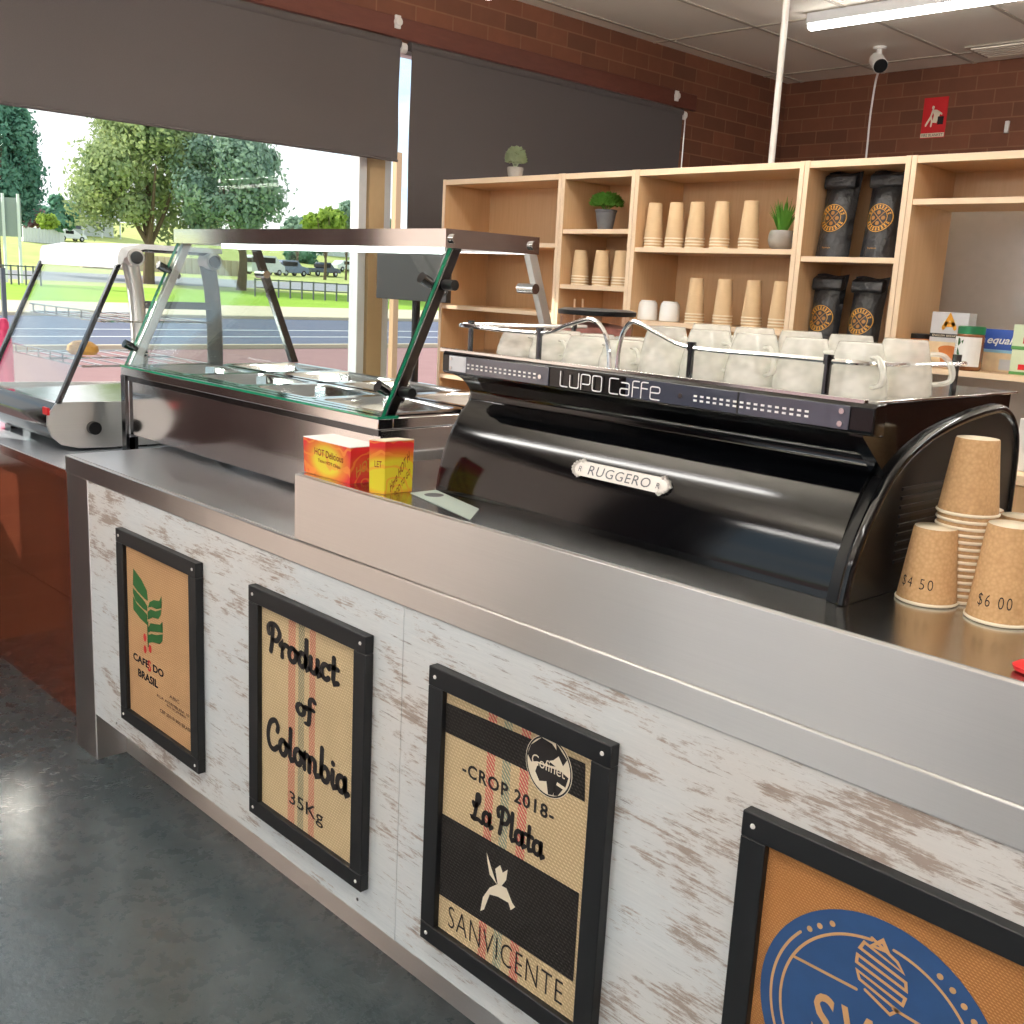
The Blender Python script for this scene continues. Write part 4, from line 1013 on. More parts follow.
ZD = [zs(850, 257), zs(838, 358), 1.05, .6]; ZE = [zs(950, 198), zs(985, 373), .6]
ZD[1] = min(ZD[1], ZD[0]-.28)
bookcase('wide beech bookcase, leftmost, empty, standing by the window blind', xA0, xAB, ZA)
bookcase('narrow beech bookcase holding a leafy pot plant above paper cups', xAB, xBC, ZB)
bookcase('wide beech bookcase holding two rows of paper cup stacks', xBC, xCD, ZCc)
bookcase('narrow beech bookcase holding black coffee bags', xCD, xDE, ZD)
tE = bookcase('open backed beech bookcase with tea boxes at the right edge', xDE, xDE+.85, ZE, back=False)
bx(xDE+TH, xDE+.85-TH, YS+SD-.006, YS+SD, ZE[0], ZT-.024).build('back_panel', 'beech', tE, smooth=False)
q0, q1 = at(945, 335, y=2.62), at(963, 208, y=2.62)
o = bx(q1.x-.075, q1.x+1.2, 2.62, 2.64, .9, q1.z).build('grey_splashback_board', 'greyboard', smooth=False)
t = thing('splashback_screen', 'glossy pale grey board standing behind the open shelf unit', 'board', (q1.x+.6, 2.63, 0))
o.parent = t; o.location = Vector(o.location)-Vector(t.location)
for xx in (q1.x+.05, q1.x+1.15): bx(xx-.02, xx+.02, 2.64, 2.68, 0, 1.8).build('support_post', 'alu', t)

# paper cups
def cup(rb, rt, h, mat, rim='cream'):
    t = thing('paper_cup', 'x', 'paper cup', (0, 0, 0))
    m = MB(); m.lathe([(rb*.985, .003), (rt, h-.002), (rt*.97, h)], (0, 0, 0), 28, cap=False)
    m.build('cup_wall', mat, t, world=False, recalc=False)
    m = MB(); n = 28
    pr = [(rb*1.0, 0), (rb*1.035, .0015), (rb*1.035, .0035), (rb*1.0, .005)]
    m.lathe(pr, (0, 0, 0), n, cap=False); m.build('rolled_rim', rim, t, world=False, recalc=False)
    m = MB(); m.lathe([(rt*.97, h), (rt*.93, h-.004), (rt*.4, h-.0045)], (0, 0, 0), n, cap=True); m.build('cup_base', rim, t, world=False, recalc=False)
    return t
CU = {}
def stack(key, dims, x, y, z, n, dz, where, group, mat='kraft'):
    for k in range(n):
        if key not in CU: CU[key] = cup(*dims, mat); o = CU[key]
        else: o = copy_tree(CU[key])
        o.location = (x+random.uniform(-.001, .001), y, z+k*dz); o.rotation_euler = (0, 0, random.random()*6)
        pos = 'only' if n == 1 else ('topmost' if k == n-1 else ('lowest' if k == 0 else ('second lowest' if k == 1 else ('third lowest' if k == 2 else ('second from top' if k == n-2 else ('fourth','fifth','sixth','seventh','eighth','ninth','tenth','eleventh','twelfth')[k-3]+' lowest')))))
        o['label'] = ('%s upturned kraft cup, %s' % (pos, where)); o['group'] = group
sd = (.0375, .027, .140)
def row(pts, zsh, names, sh, grp, y=YS+.06, key='shelf', sd=sd):
    for (px, py), nm in zip(pts, names):
        p = at(px, py, y=y); stack(key, sd, p.x, y, zsh+.0005, 4, .0115, '%s, %s' % (nm, sh), grp, 'kraft_smooth')
N5 = ('leftmost stack', 'second stack', 'middle stack', 'fourth stack', 'rightmost stack')
row([(653, 243), (674, 244), (694.5, 245), (719, 246), (748, 247)], ZCc[0], N5, 'upper shelf of wide unit', 'paper cups on the upper shelf')
row([(694, 320), (722, 321), (751, 323), (778, 326)], ZCc[1], ('leftmost stack', 'second stack', 'third stack', 'rightmost stack'), 'lower shelf of wide unit', 'paper cups on the lower shelf')
row([(579.5, 283), (600.5, 284), (620, 285)], ZB[1], ('left stack', 'middle stack', 'right stack'), 'shelf under leafy plant', 'paper cups on the narrow shelf', key='short', sd=(.0375, .028, .112))
# white cups
def whitecup(px, label):
    y = YS+.07; p = at(px, 320, y=y); t = thing('white_cup', label, 'cup', (p.x, y, ZCc[1]))
    MB().lathe([(.038, .0005), (.041, .003), (.040, .03), (.038, .062), (.034, .074), (.01, .076)], (p.x, y, ZCc[1]), 24, 1.05).build('cup_body', 'white_gloss', t)
    MB().lathe([(.03, .073), (.031, .076), (.03, .080), (.02, .080)], (p.x, y, ZCc[1]), 24).build('cup_foot', 'white_gloss', t)
whitecup(647, 'left of two small white upturned cups on the lower shelf'); whitecup(669, 'right of two small white upturned cups on the lower shelf')
for px, l_ in ((575, 'left wooden stirring stick standing behind the grinder'), (583, 'right wooden stirring stick standing behind the grinder')):
    p = at(px, 299, y=YS+.1); a = at(px-6, 330, y=YS+.1)
    tag(MB().tube([(p.x+.01, p.y, ZB[2]), tuple(p)], .005, 8).build('wooden_stick', 'beech_edge'), l_, 'stick')
# plants
def pot(name, label, px, py, y, zb, prof, mat, fol):
    p = at(px, py, y=y); t = thing(name, label, 'potted plant', (p.x, y, zb))
    MB().lathe(prof, (p.x, y, zb+.0005), 24).build('pot', mat, t)
    h = prof[-1][1] if prof[-1][0] > .02 else prof[-2][1]
    fol(t, Vector((p.x, y, zb+max(a[1] for a in prof))))
def bushy(mat, R, H, n, lw):
    def f(t, c):
        m = MB()
        for i in range(n):
            a = random.uniform(0, 2*PI); v = random.random()**.5; ph = random.uniform(-.2, 1)
            r = R*math.sqrt(max(0, 1-ph*ph*.9))*random.uniform(.75, 1); q = c+Vector((r*math.cos(a), r*math.sin(a), H*.35+H*.6*ph))
            d = Vector((math.cos(a), math.sin(a), random.uniform(.1, 1.2))).normalized(); s = d.cross(Vector((random.random()-.5, random.random()-.5, 1))).normalized()
            w = lw*random.uniform(.7, 1.2); m.face([q-s*w*.5, q+d*w*.6-s*w*.3, q+d*w*1.1, q+d*w*.6+s*w*.3, q+s*w*.5])
        m.build('foliage', mat, t, smooth=False, recalc=False)
        m = MB()
        for i in range(12):
            a = 2*PI*i/12; m.tube([c-Vector((0, 0, .01)), c+Vector((R*.5*math.cos(a), R*.5*math.sin(a), H*.4))], .0015, 5)
        m.build('stems', mat, t)
    return f
def spiky(mat, R, H, n):
    def f(t, c):
        m = MB()
        for i in range(n):
            a = random.uniform(0, 2*PI); l = random.uniform(.2, 1)
            e = c+Vector((R*l*math.cos(a), R*l*math.sin(a), H*random.uniform(.65, 1)*(1.15-.5*l))); b = c+Vector((.012*math.cos(a), .012*math.sin(a), -.01))
            mid = (b+e)/2+Vector((0, 0, .012)); s = (e-b).cross(Vector((0, 0, 1))).normalized()*.005
            m.face([b-s, mid-s*1.2, e, mid+s*1.2, b+s])
        m.build('leaves', mat, t, smooth=False, recalc=False)
    return f
pot('potted_plant', 'small frosted round plant in a pale cement pot on top of the shelving', 515, 175, YS+.1, ZT-.001, [(.026, 0), (.034, .02), (.038, .045), (.036, .052), (.02, .05)], 'concrete', bushy('leafw', .046, .09, 1100, .011))
pot('potted_plant', 'bright green leafy plant in a dark zinc bucket in the narrow unit', 605, 228, YS+.1, ZB[0], [(.03, 0), (.033, .01), (.045, .075), (.048, .078), (.047, .085), (.03, .08)], 'zinc', bushy('leafp', .066, .066, 900, .015))
pot('potted_plant', 'spiky green succulent in a round grey pot beside the cup stacks', 781, 245, YS+.12, ZCc[0], [(.026, 0), (.042, .012), (.05, .035), (.048, .06), (.042, .072), (.03, .068)], 'concrete', spiky('leafp', .07, .13, 60))
# coffee bags
def ring_prof(m, t, P, name='bag_label'): pass
def bag(px, py, y, zb, w, h, d, label, tilt=0, lean=0):
    p = at(px, py, y=y); t = thing('coffee_bag', label, 'coffee bag', (p.x, y, zb))
    m = MB(); nx, nz = 10, 16
    rnd_ = random.Random(int(px*7)); grid = {}
    for side in (-1, 1):
        for j in range(nz+1):
            v = j/nz; th = d*(1-.15*v) if v < .72 else d*(.89*(1-(v-.72)/.28)**.8+.02)
            ww = w*(1-.05*math.sin(v*PI))*(1 if v < .75 else 1.0)
            for i in range(nx+1):
                u = i/nx; bulge = (1-abs(2*u-1)**2.6)
                yy = side*th/2*bulge if (0 < i < nx) else 0
                yy += rnd_.uniform(-.002, .002)*(v > .05)
                grid[side, i, j] = m.bm.verts.new((p.x+(u-.5)*ww+lean*v, y+yy+tilt*v, zb+.001+v*h+(.004*math.sin(u*7) if j == nz else 0)))
        for j in range(nz):
            for i in range(nx): m.bm.faces.new([grid[side, a, b] for a, b in ((i, j), (i+1, j), (i+1, j+1), (i, j+1))])
    for i in range(nx): m.bm.faces.new([grid[-1, i, 0], grid[-1, i+1, 0], grid[1, i+1, 0], grid[1, i, 0]]); m.bm.faces.new([grid[-1, i, nz], grid[-1, i+1, nz], grid[1, i+1, nz], grid[1, i, nz]])
    bmesh.ops.remove_doubles(m.bm, verts=m.bm.verts, dist=.0002)
    m.build('bag_body', 'foil', t)
    zf = zb+h*.80; fy = y+tilt*.85-.028
    m = MB(); m.prism([(fy, zf), (fy-.008, zf+.01), (fy-.004, zf+h*.15), (fy+.02, zf+h*.19), (fy+.03, zf+.01)], 'x', p.x-w*.46+lean*.9, p.x+w*.46+lean*.9)
    m.build('folded_top', 'foil', t, bevel=.004)
    # printed ring emblem following the front bulge
    def F(u, v):
        uu = (u/w); b = (1-min(1, abs(2*uu))**2.6); vv = v/h; th = d*(1-.15*vv)
        return (p.x+u+lean*vv, y-th/2*b+tilt*vv-.0035, zb+v)
    cv = h*.46; R = w*.36
    m = MB()
    def ringd(r0, r1):
        n = 32
        for k in range(n):
            a0, a1 = 2*PI*k/n, 2*PI*(k+1)/n
            m.face([F(r0*math.cos(a0), cv+r0*math.sin(a0)), F(r1*math.cos(a0), cv+r1*math.sin(a0)), F(r1*math.cos(a1), cv+r1*math.sin(a1)), F(r0*math.cos(a1), cv+r0*math.sin(a1))])
    ringd(R*.95, R); ringd(R*.62, R*.66)
    for k in range(22):
        a = 2*PI*(k+.5)/22
        if k in (0, 10, 11, 21): continue
        for r_, da in ((R*.74, .0), (R*.86, .0)):
            m.face([F((r_-R*.05)*math.cos(a-.09), cv+(r_-R*.05)*math.sin(a-.09)), F((r_+R*.045)*math.cos(a-.08), cv+(r_+R*.045)*math.sin(a-.08)), F((r_+R*.045)*math.cos(a+.06), cv+(r_+R*.045)*math.sin(a+.06)), F((r_-R*.05)*math.cos(a+.07), cv+(r_-R*.05)*math.sin(a+.07))])
    m.build('emblem_ring', 'yellow_print', t, smooth=False, recalc=False)
    m = MB(); S = lambda s: F(s[0], cv+s[1])
    m.stroke([[(-R*.4, -R*.4), (R*.4, R*.4)], [(-R*.4, R*.4), (R*.4, -R*.4)]], R*.07, S)
    for a_, b_ in ((0, .38), (.38, 0), (-.38, 0), (0, -.38)): m.disc((R*a_, R*b_), R*.15, S, 0, 10)
    m.build('emblem_centre', 'gold_dim', t, smooth=False, recalc=False)
    m = MB(); put_text(text_bm('Espresso'), lambda u, v: F(-w*.14+w*.24*u, h*.10+h*.025*v)).build('bag_lettering', 'yellow_print', t, smooth=False)
yb_ = YS+.10
bw_, bh_ = .132, .315
bag(832, 254, yb_, ZD[0], bw_, min(.315, ZT-.03-ZD[0]), .09, 'black coffee bag with gold ring emblem, upper shelf left', .03, .005)
bag(877.5, 254, yb_, ZD[0], bw_, min(.30, ZT-.03-ZD[0]), .09, 'black coffee bag with gold ring emblem, upper shelf right', .04, .0)
bag(818.5, 358, yb_, ZD[1], bw_*.97, .285, .09, 'black coffee bag with gold ring emblem, lower shelf left', .03, .005)
bag(858, 359, yb_-.01, ZD[1], bw_*.97, .28, .09, 'black coffee bag with gold ring emblem, lower shelf right', .04, .0)

# tea, sweetener and jar on the right shelf
ye = YS+.06; ze = ZE[1]
def carton(l, r, t_, b_, y, dep, label, cat, base_mat, name='tea_box', zb=None):
    a = at(l, b_, y=y); b = at(r, b_, y=y); c = at(l, t_, y=y); zb = ze if zb is None else zb
    x0, x1, z0, z1 = a.x, b.x, zb+.0005, c.z
    t = thing(name, label, cat, ((x0+x1)/2, y+dep/2, z0))
    bx(x0, x1, y, y+dep, z0, z1).build('carton', base_mat, t, bevel=.001)
    R_ = lambda u, v, o=.001: (x0+(x1-x0)*u, y-o, z0+(z1-z0)*v)
    def patch(u0, u1, v0, v1, mat, nm='printed_patch', o=.001): bx(x0+(x1-x0)*u0, x0+(x1-x0)*u1, y-o, y, z0+(z1-z0)*v0, z0+(z1-z0)*v1).build(nm, mat, t, smooth=False)
    def txt(body, u0, u1, v0, v1, mat, **k): rect_text(body, x0+(x1-x0)*u0, x0+(x1-x0)*u1, z0+(z1-z0)*v0, z0+(z1-z0)*v1, y-.002, **k).build('box_lettering', mat, t, smooth=False)
    return t, R_, patch, txt
MT['peach'] = flat('peach_print', (240, 208, 170), .5, nz=.3); MT['skyblue'] = flat('blue_print', (48, 82, 165), .45); MT['lightblue'] = flat('light_blue_print', (150, 200, 225), .45)
MT['palegreen'] = flat('pale_green_card', (208, 222, 190), .5); MT['greenband'] = flat('green_band_print', (90, 150, 80), .5); MT['amber'] = flat('amber_print', (226, 160, 50), .5); MT['teal_leaf'] = flat('dark_leaf_print', (40, 90, 45), .5); MT['greencap'] = flat('green_plastic_lid', (28, 110, 70), .4)
MT['brownglass'] = flat('brown_jar_contents', (120, 72, 40), .2, coat=.6); MT['peachbrown'] = flat('orange_brown_print', (200, 120, 60), .5, nz=.3)
t, R_, patch, txt = carton(925, 962, 311, 371, ye+.05, .06, 'tall white tea box with amber triangle and a cup of tea picture', 'box', 'grey_print')
patch(0, 1, .0, .46, 'peach'); patch(0, 1, .54, .61, 'black_plastic', 'dark_band'); txt('ENGLISH BREAKFAST', .08, .92, .555, .595, 'cream')
m = MB(); m.stroke([[R2 for R2 in ((.35, .72), (.5, .93), (.66, .72))], [(.4, .78), (.62, .78)]], .09, lambda s: R_(s[0], s[1], .0015)); m.build('triangle_print', 'amber', t, smooth=False, recalc=False)
m = MB(); m.disc((.55, .33), .27, lambda s: R_(s[0], s[1], .0015), 0, 24, .07); m.face([R_(*q, .0013) for q in ((.3, .3), (.8, .3), (.7, .06), (.4, .06))]); m.build('cup_print', 'peachbrown', t, smooth=False, recalc=False)
p = at(920, 346, y=ye+.08)
t = thing('tea_tin', 'small round black tin at the left end of the tea shelf', 'tin', (p.x, ye+.08, ze)); ht = at(920, 334, y=ye+.05).z-ze
MB().lathe([(.036, .0005), (.036, ht-.015)], (p.x, ye+.08, ze), 24).build('tin_body', 'peachbrown', t); MB().lathe([(.037, ht-.015), (.037, ht), (.03, ht+.001)], (p.x, ye+.08, ze), 24).build('tin_lid', 'black_plastic', t)
bx(p.x-.02, p.x+.02, ye+.036, ye+.045, ze+ht*.35, ze+ht*.6).build('tin_label', 'cream', t, smooth=False)
p = at(967, 366, y=ye-.01); yj = ye-.01; zj1 = at(969, 326, y=yj).z; hj = zj1-ze; jr = .0435
t = thing('coffee_jar', 'instant coffee jar with green lid and white label', 'jar', (p.x, yj, ze))
MB().lathe([(jr*.9, .0005), (jr, .008), (jr, hj*.80), (jr*.9, hj*.84)], (p.x, yj, ze), 28).build('jar_body', 'brownglass', t)
MB().lathe([(jr*.93, hj*.82), (jr*.97, hj*.83), (jr*.97, hj*.98), (jr*.9, hj), (jr*.3, hj*1.0)], (p.x, yj, ze), 28).build('jar_lid', 'greencap', t)
m = MB(); n = 12
def JL(a, z, o=.0012): return (p.x+(jr+o)*math.sin(a), yj-(jr+o)*math.cos(a), ze+z)
for k in range(n):
    a0, a1 = -1.25+2.5*k/n, -1.25+2.5*(k+1)/n; m.face([JL(a0, hj*.1), JL(a1, hj*.1), JL(a1, hj*.76), JL(a0, hj*.76)])
m.build('jar_label', 'white_paper', t, smooth=True, recalc=False)
AJ = -.66
m = MB()
for pts in (((.0, .74), (.15, .72), (.22, .62), (.05, .55), (-.02, .6)), ((.0, .52), (.12, .46), (.24, .34), (.3, .24), (.1, .26), (-.03, .4)), ((.25, .66), (.42, .7), (.36, .6))):
    m.face([JL(AJ+.15+a*1.1, hj*b, .002) for a, b in pts])
m.build('leaf_print', 'teal_leaf', t, smooth=False, recalc=False)
put_text(text_bm('ROBERT TIMMS'), lambda u, v: JL(AJ-.05-.12*(1-v)-.0, hj*(.25+.42*u), .002)).build('jar_lettering', 'teal_leaf', t, smooth=False)
t, R_, patch, txt = carton(979, 1013, 328, 373, ye+.06, .06, 'blue topped equal sweetener box between the jar and the green boxes', 'box', 'peach', 'sweetener_box')
patch(0, 1, .52, 1, 'skyblue'); patch(0, 1, .45, .52, 'lightblue'); txt('equal', .12, .9, .60, .84, 'white_paper', shear=.3, offset=.02); patch(.55, 1, .05, .3, 'grey_print', 'sachet_print')
t, R_, patch, txt = carton(1008, 1032, 349, 377, ye-.0, .07, 'pale green tea box with red fruit, the lower of two stacked at the right edge', 'box', 'palegreen')
patch(0, 1, 0, .12, 'greenband'); patch(.35, 1, .2, .42, 'red', 'fruit_print'); zlo = at(1008, 349, y=ye).z
t, R_, patch, txt = carton(1011, 1036, 324, 349, ye-.0, .07, 'pale green tea box with red fruit, the upper of two stacked at the right edge', 'box', 'palegreen', zb=zlo)
patch(0, 1, 0, .14, 'greenband'); patch(.45, 1, .25, .5, 'red', 'fruit_print')

# low cabinet with leaflet at the right edge
q = at(998, 468, y=1.5)
t = thing('low_cabinet', 'low beech cabinet behind the stacked cups at the right edge', 'cabinet', (q.x+.4, 1.7, 0))
zq = at(1000, 466, y=1.62).z
bx(q.x, q.x+.9, 1.5, 2.1, zq-.025, zq).build('cabinet_top', 'beech_edge', t, bevel=.001); bx(q.x+.005, q.x+.9, 1.51, 2.1, 0, zq-.026).build('cabinet_body', 'beech', t)
a = at(1013, 467, y=1.58); b = at(1017, 418, y=1.58)
t = thing('leaflet_box', 'white box with faint green print on the low cabinet', 'box', (a.x+.06, 1.6, zq))
bx(a.x, a.x+.14, 1.58, 1.68, zq+.0005, b.z).build('carton', 'white_paper', t, bevel=.002); bx(a.x+.03, a.x+.12, 1.578, 1.58, zq+.06, zq+.13).build('print', 'palegreen', t, smooth=False)

# ------------------------------------------------------------------ cups on the counter
zc = RT+.002
def price(o, body, dims, ang, z0, z1, span):
    rb, rt, h = dims
    def F(u, v):
        z = z0+(z1-z0)*v; r = rb*.985+(rt-rb*.985)*z/h+.0006; a = ang+span*(u-.5)
        return (r*math.cos(a), r*math.sin(a), z)
    put_text(text_bm(body, offset=-.008, spacing=1.25), F).build('price_lettering', 'ink', o, world=False, smooth=False)
d1 = (.0435, .0305, .112); p = at(923, 601, z=zc)
va = math.atan2(CAM.y-p.y, CAM.x-p.x)
o = cup(*d1, 'kraft'); o['label'] = 'upturned kraft paper cup marked $4.50 standing alone by the machine'; o['group'] = 'priced cups on the counter'
price(o, '$4 50', d1, va-.45, .022, .040, 1.25); o.location = (p.x, p.y+.01, zc)
d2 = (.046, .033, .137); p = at(996, 620, z=zc)
o = cup(*d2, 'kraft'); o['label'] = 'taller upturned kraft paper cup marked $6.00 at the right edge'; o['group'] = 'priced cups on the counter'
price(o, '$6 00', d2, va-.28, .022, .042, 1.1); o.location = (p.x, p.y+.01, zc)
p = at(953, 598, z=zc); d3 = (.0435, .0305, .112)
top = at(972, 438, y=p.y).z
n = 14; stack('tall', d3, p.x, p.y+.01, zc, n, (top-.112-zc)/(n-1), 'tall stack beside the espresso machine', 'paper cups in the tall counter stack')
for (px, py, l_) in ((984, 508, 'left upturned kraft cup half hidden behind the tall stack'), (1022, 516, 'right upturned kraft cup half hidden behind the $6.00 cup')):
    p = at(px, py, z=zc+.112); o = copy_tree(CU['tall']); o.location = (p.x, p.y, zc); o['label'] = l_; o['group'] = 'spare cups behind the stack'

# dark screen on a stand between cabinet and window
q0, q1 = at(376, 298, y=1.95), at(446, 303, y=1.95)
t = thing('menu_screen', 'dark rectangular screen on a stand seen through the display cabinet glass', 'screen', ((q0.x+q1.x)/2, 1.95, 0))
bx(q0.x, q1.x, 1.95, 1.98, q0.z, q0.z+.32).build('screen_panel', 'screen', t, bevel=.003)
MB().tube([((q0.x+q1.x)/2, 1.99, 0), ((q0.x+q1.x)/2, 1.99, q0.z+.1)], .02).lathe([(.16, 0), (.16, .012), (.03, .02)], ((q0.x+q1.x)/2, 1.99, 0), 24).build('stand', 'black_plastic', t)

# ------------------------------------------------------------------ outside
def zg(x):
    if x > -34: return -.15
    if x > -110: return -.15+.018*(-34-x)
    return -.15+.018*76+.09*(-110-x) if x > -200 else -.15+.018*76+.09*90
def gp(px, py, it=0):
    """ground point seen at a pixel"""
    v = ray(px, py); t = 5
    while t < 600:
        p = CAM+v*t
        if p.z <= zg(p.x): return p
        t *= 1.004
    return CAM+v*150
def gd(px, dist): 
    """ground point in the direction of a photo column at a distance"""
    v = ray(px, 262); v = Vector((v.x, v.y, 0)).normalized(); p = CAM+v*dist; return Vector((p.x, p.y, zg(p.x)))
def strip(name, x0, x1, mat, dz=0):
    m = MB(); xs2 = [x0]+[b for b in (-34, -110, -200) if x1 < b < x0]+[x1]
    for a, b in zip(xs2, xs2[1:]): m.face([(a, -120, zg(a)+dz), (a, 260, zg(a)+dz), (b, 260, zg(b)+dz), (b, -120, zg(b)+dz)])
    return struct(name, m, mat, smooth=False)
strip('ground_paving', XW-.2, -17.8, 'paving'); strip('ground_road', -17.8, -31, 'road'); strip('ground_verge', -31, -33.5, 'verge'); strip('ground_footpath', -33.5, -40.5, 'path')
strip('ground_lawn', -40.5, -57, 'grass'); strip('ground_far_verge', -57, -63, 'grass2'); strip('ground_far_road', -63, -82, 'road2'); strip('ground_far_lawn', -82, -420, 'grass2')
m = MB(); m.box(-17.9, -17.7, -120, 260, -.15, -.06); m.box(-31.1, -30.9, -120, 260, -.15, -.05)
struct('trim_4', m, 'path')
for k, x in enumerate((-21.5, -24.3)): struct('ground_road_line_%d' % (k+1), bx(x-.08, x+.08, -120, 260, -.149, -.143), 'line')
struct('ground_street', bx(-1.5, 30, -120, YF-.4, -.2, -.16), 'paving'); 
def rough_crown(m, c, R, n, lw, lumps=9, seed=1, flat_=.8):
    r = random.Random(seed); L_ = []
    for k in range(lumps):
        a = r.uniform(0, 2*PI); b = r.uniform(-.8, 1); s = math.sqrt(max(0, 1-b*b))*.72
        L_.append((Vector((c[0]+R[0]*s*math.cos(a), c[1]+R[1]*s*math.sin(a), c[2]+R[2]*b*.72)), r.uniform(.16, .42)))
    L_.append((Vector(c), .6)); L_.append((Vector(c), .5))
    for i in range(n):
        cc, k = L_[i % len(L_)]
        d = Vector((r.gauss(0, 1), r.gauss(0, 1), r.gauss(0, 1))).normalized(); q = cc+Vector((d.x*R[0]*k, d.y*R[1]*k, d.z*R[2]*k))*(r.uniform(.45, 1.12) if r.random() < .9 else r.uniform(1.1, 1.35))
        u = Vector((r.gauss(0, 1), r.gauss(0, 1), r.gauss(0, 1))).normalized(); v = d.cross(u).normalized(); u = v.cross(d+u*.6).normalized()
        w = lw*r.uniform(.6, 1.3); m.face([q-u*w, q+v*w*.6, q+u*w, q-v*w*.6])
def tree(name, label, px, dist, pw, ptop, pbot, mat, n, seed, lw=.25, trunk=True, group='trees across the street', cat='tree', tpx=None):
    """crown spanning pw pixels across and from row ptop to pbot at a distance"""
    g_ = gd(px, dist); dep = (g_-CAM).dot(_f); k = dep/FOC
    zt_ = at(px, ptop, d=dep).z; zb_ = at(px, pbot, d=dep).z
    c = at(px, (ptop+pbot)/2, d=dep)
    t = thing(name, label, cat, tuple(gd(tpx or px, dist)), group)
    m = MB(); rough_crown(m, (c.x, c.y, (zt_+zb_)/2), (pw/2*k, pw/2*k, (zt_-zb_)/2*1.05), n, lw, 26, seed); m.build('crown', mat, t, smooth=False, recalc=False)
    if trunk:
        b = gd(tpx or px, dist); m = MB(); h = max(1.5, (zt_+zb_)/2-b.z); s = pw*k/24
        m.tube(crv([b, b+Vector((s*.3, s*.2, h*.4)), Vector((c.x, c.y, b.z+h))], 5), s, 10, s*.35)
        for i in range(4):
            a = 2*PI*i/4+seed; m.tube(crv([b+Vector((s*.2, s*.2, h*.35)), b+Vector((s*3*math.cos(a), s*3*math.sin(a), h*.7)), b+Vector((s*5*math.cos(a), s*5*math.sin(a), h*1.1))], 4), s*.45, 8, s*.12)
        m.build('trunk', 'bark', t)
    return t
tree('gum_tree', 'large olive green gum tree filling the left street window', 148, 74, 150, 104, 250, 'leaf1', 30000, 3, .17)
tree('gum_tree', 'large grey-green gum tree with bare forked trunk behind the display cabinet canopy', 230, 71, 128, 128, 250, 'leaf2', 24000, 5, .16, tpx=241)
tree('gum_tree', 'tall dark blue-green tree at the far left edge of the window', -2, 85, 86, 86, 232, 'leaf3', 22000, 8, .2)
tree('distant_tree', 'small dark rounded tree beside the white house', 60, 150, 40, 196, 232, 'leaf3', 1600, 9, .5, False)
tree('distant_shrub', 'purplish shrub at the foot of the dark left tree', 33, 120, 26, 208, 228, 'purple', 900, 12, .35, False, cat='shrub')
tree('distant_shrub', 'low light green shrub beside the purplish one', 47, 118, 20, 214, 230, 'leaf4', 700, 13, .3, False, cat='shrub')
tree('distant_tree', 'yellow-green tree seen right of the gum trees', 325, 120, 42, 208, 238, 'leaf4', 1800, 14, .4)
tree('distant_tree', 'darker green tree near the window frame', 346, 125, 30, 200, 240, 'leaf2', 1400, 15, .4)
tree('distant_tree', 'low grey-green tree between the gum trees and the yellow-green one', 297, 140, 34, 218, 246, 'leaf2', 1200, 16, .4)
tree('distant_tree', 'dark tree behind the parked blue car', 303, 160, 44, 236, 268, 'leaf3', 1500, 17, .5, False)
tree('distant_tree', 'small tree seen through the narrow window pane', 380, 120, 26, 214, 244, 'leaf2', 1000, 18, .4)
# buildings
def house(px, dist, w, d, h, label, wall, roof, rz_=0, porch=True):
    g_ = gd(px, dist); t = thing('house', label, 'house', tuple(g_))
    t.rotation_euler = (0, 0, 0); x, y, z = g_
    z -= .3
    bx(x-d, x, y-w/2, y+w/2, z, z+h).build('walls', wall, t, smooth=False)
    m = MB(); m.prism([(y-w/2-.6, z+h), (y+w/2+.6, z+h), (y, z+h+w*.22)], 'x', x-d-.5, x+.6); m.build('roof', roof, t, smooth=False)
    for k in range(3):
        yy = y-w*.32+w*.32*k; wd = bx(x, x+.06, yy-.6, yy+.6, z+1.2, z+2.3).build('window', 'panel_glass', t, smooth=False)
    if porch:
        for k in range(5): bx(x+2.2, x+2.35, y-w/2+w/4*k-.08, y-w/2+w/4*k+.08, z, z+h-.4).build('veranda_post', 'white_enamel', t, smooth=False)
        m = MB(); m.prism([(x-.0, z+h+.2), (x+2.6, z+h-.4), (x+2.6, z+h-.25), (x, z+h+.35)], 'y', y-w/2-.3, y+w/2+.3); m.build('veranda_roof', roof, t, smooth=False)
MT['wall_white'] = flat('white_house_wall', (216, 220, 222), .7); MT['roof_grey'] = flat('pale_tin_roof', (190, 196, 202), .5); MT['wall_grey'] = flat('grey_building_wall', (150, 158, 160), .7)
house(78, 172, 11, 8, 3.3, 'white weatherboard house with veranda beside the gum tree', 'wall_white', 'roof_grey')
house(352, 185, 14, 8, 3.2, 'low pale house beyond the parked cars', 'wall_white', 'wall_grey', porch=False)
g_ = gd(4, 64)
t = thing('billboard_wall', 'tall grey panelled screen at the left edge of the window', 'screen wall', tuple(g_))
dep = (g_-CAM).dot(_f); a = at(-14, 198, d=dep); b = at(20, 198, d=dep); z0_ = at(5, 236, d=dep).z
m = MB()
m.prism([(a.x, a.y), (b.x, b.y), (b.x-.2, b.y+.1), (a.x-.2, a.y+.1)], 'z', z0_, b.z); m.build('panel', 'wall_grey', t, smooth=False)
for q_ in (a.lerp(b, .15), a.lerp(b, .55), b): bx(q_.x+.0, q_.x+.12, q_.y-.2, q_.y-.08, g_.z, b.z+.2).build('post', 'alu', t, smooth=False)
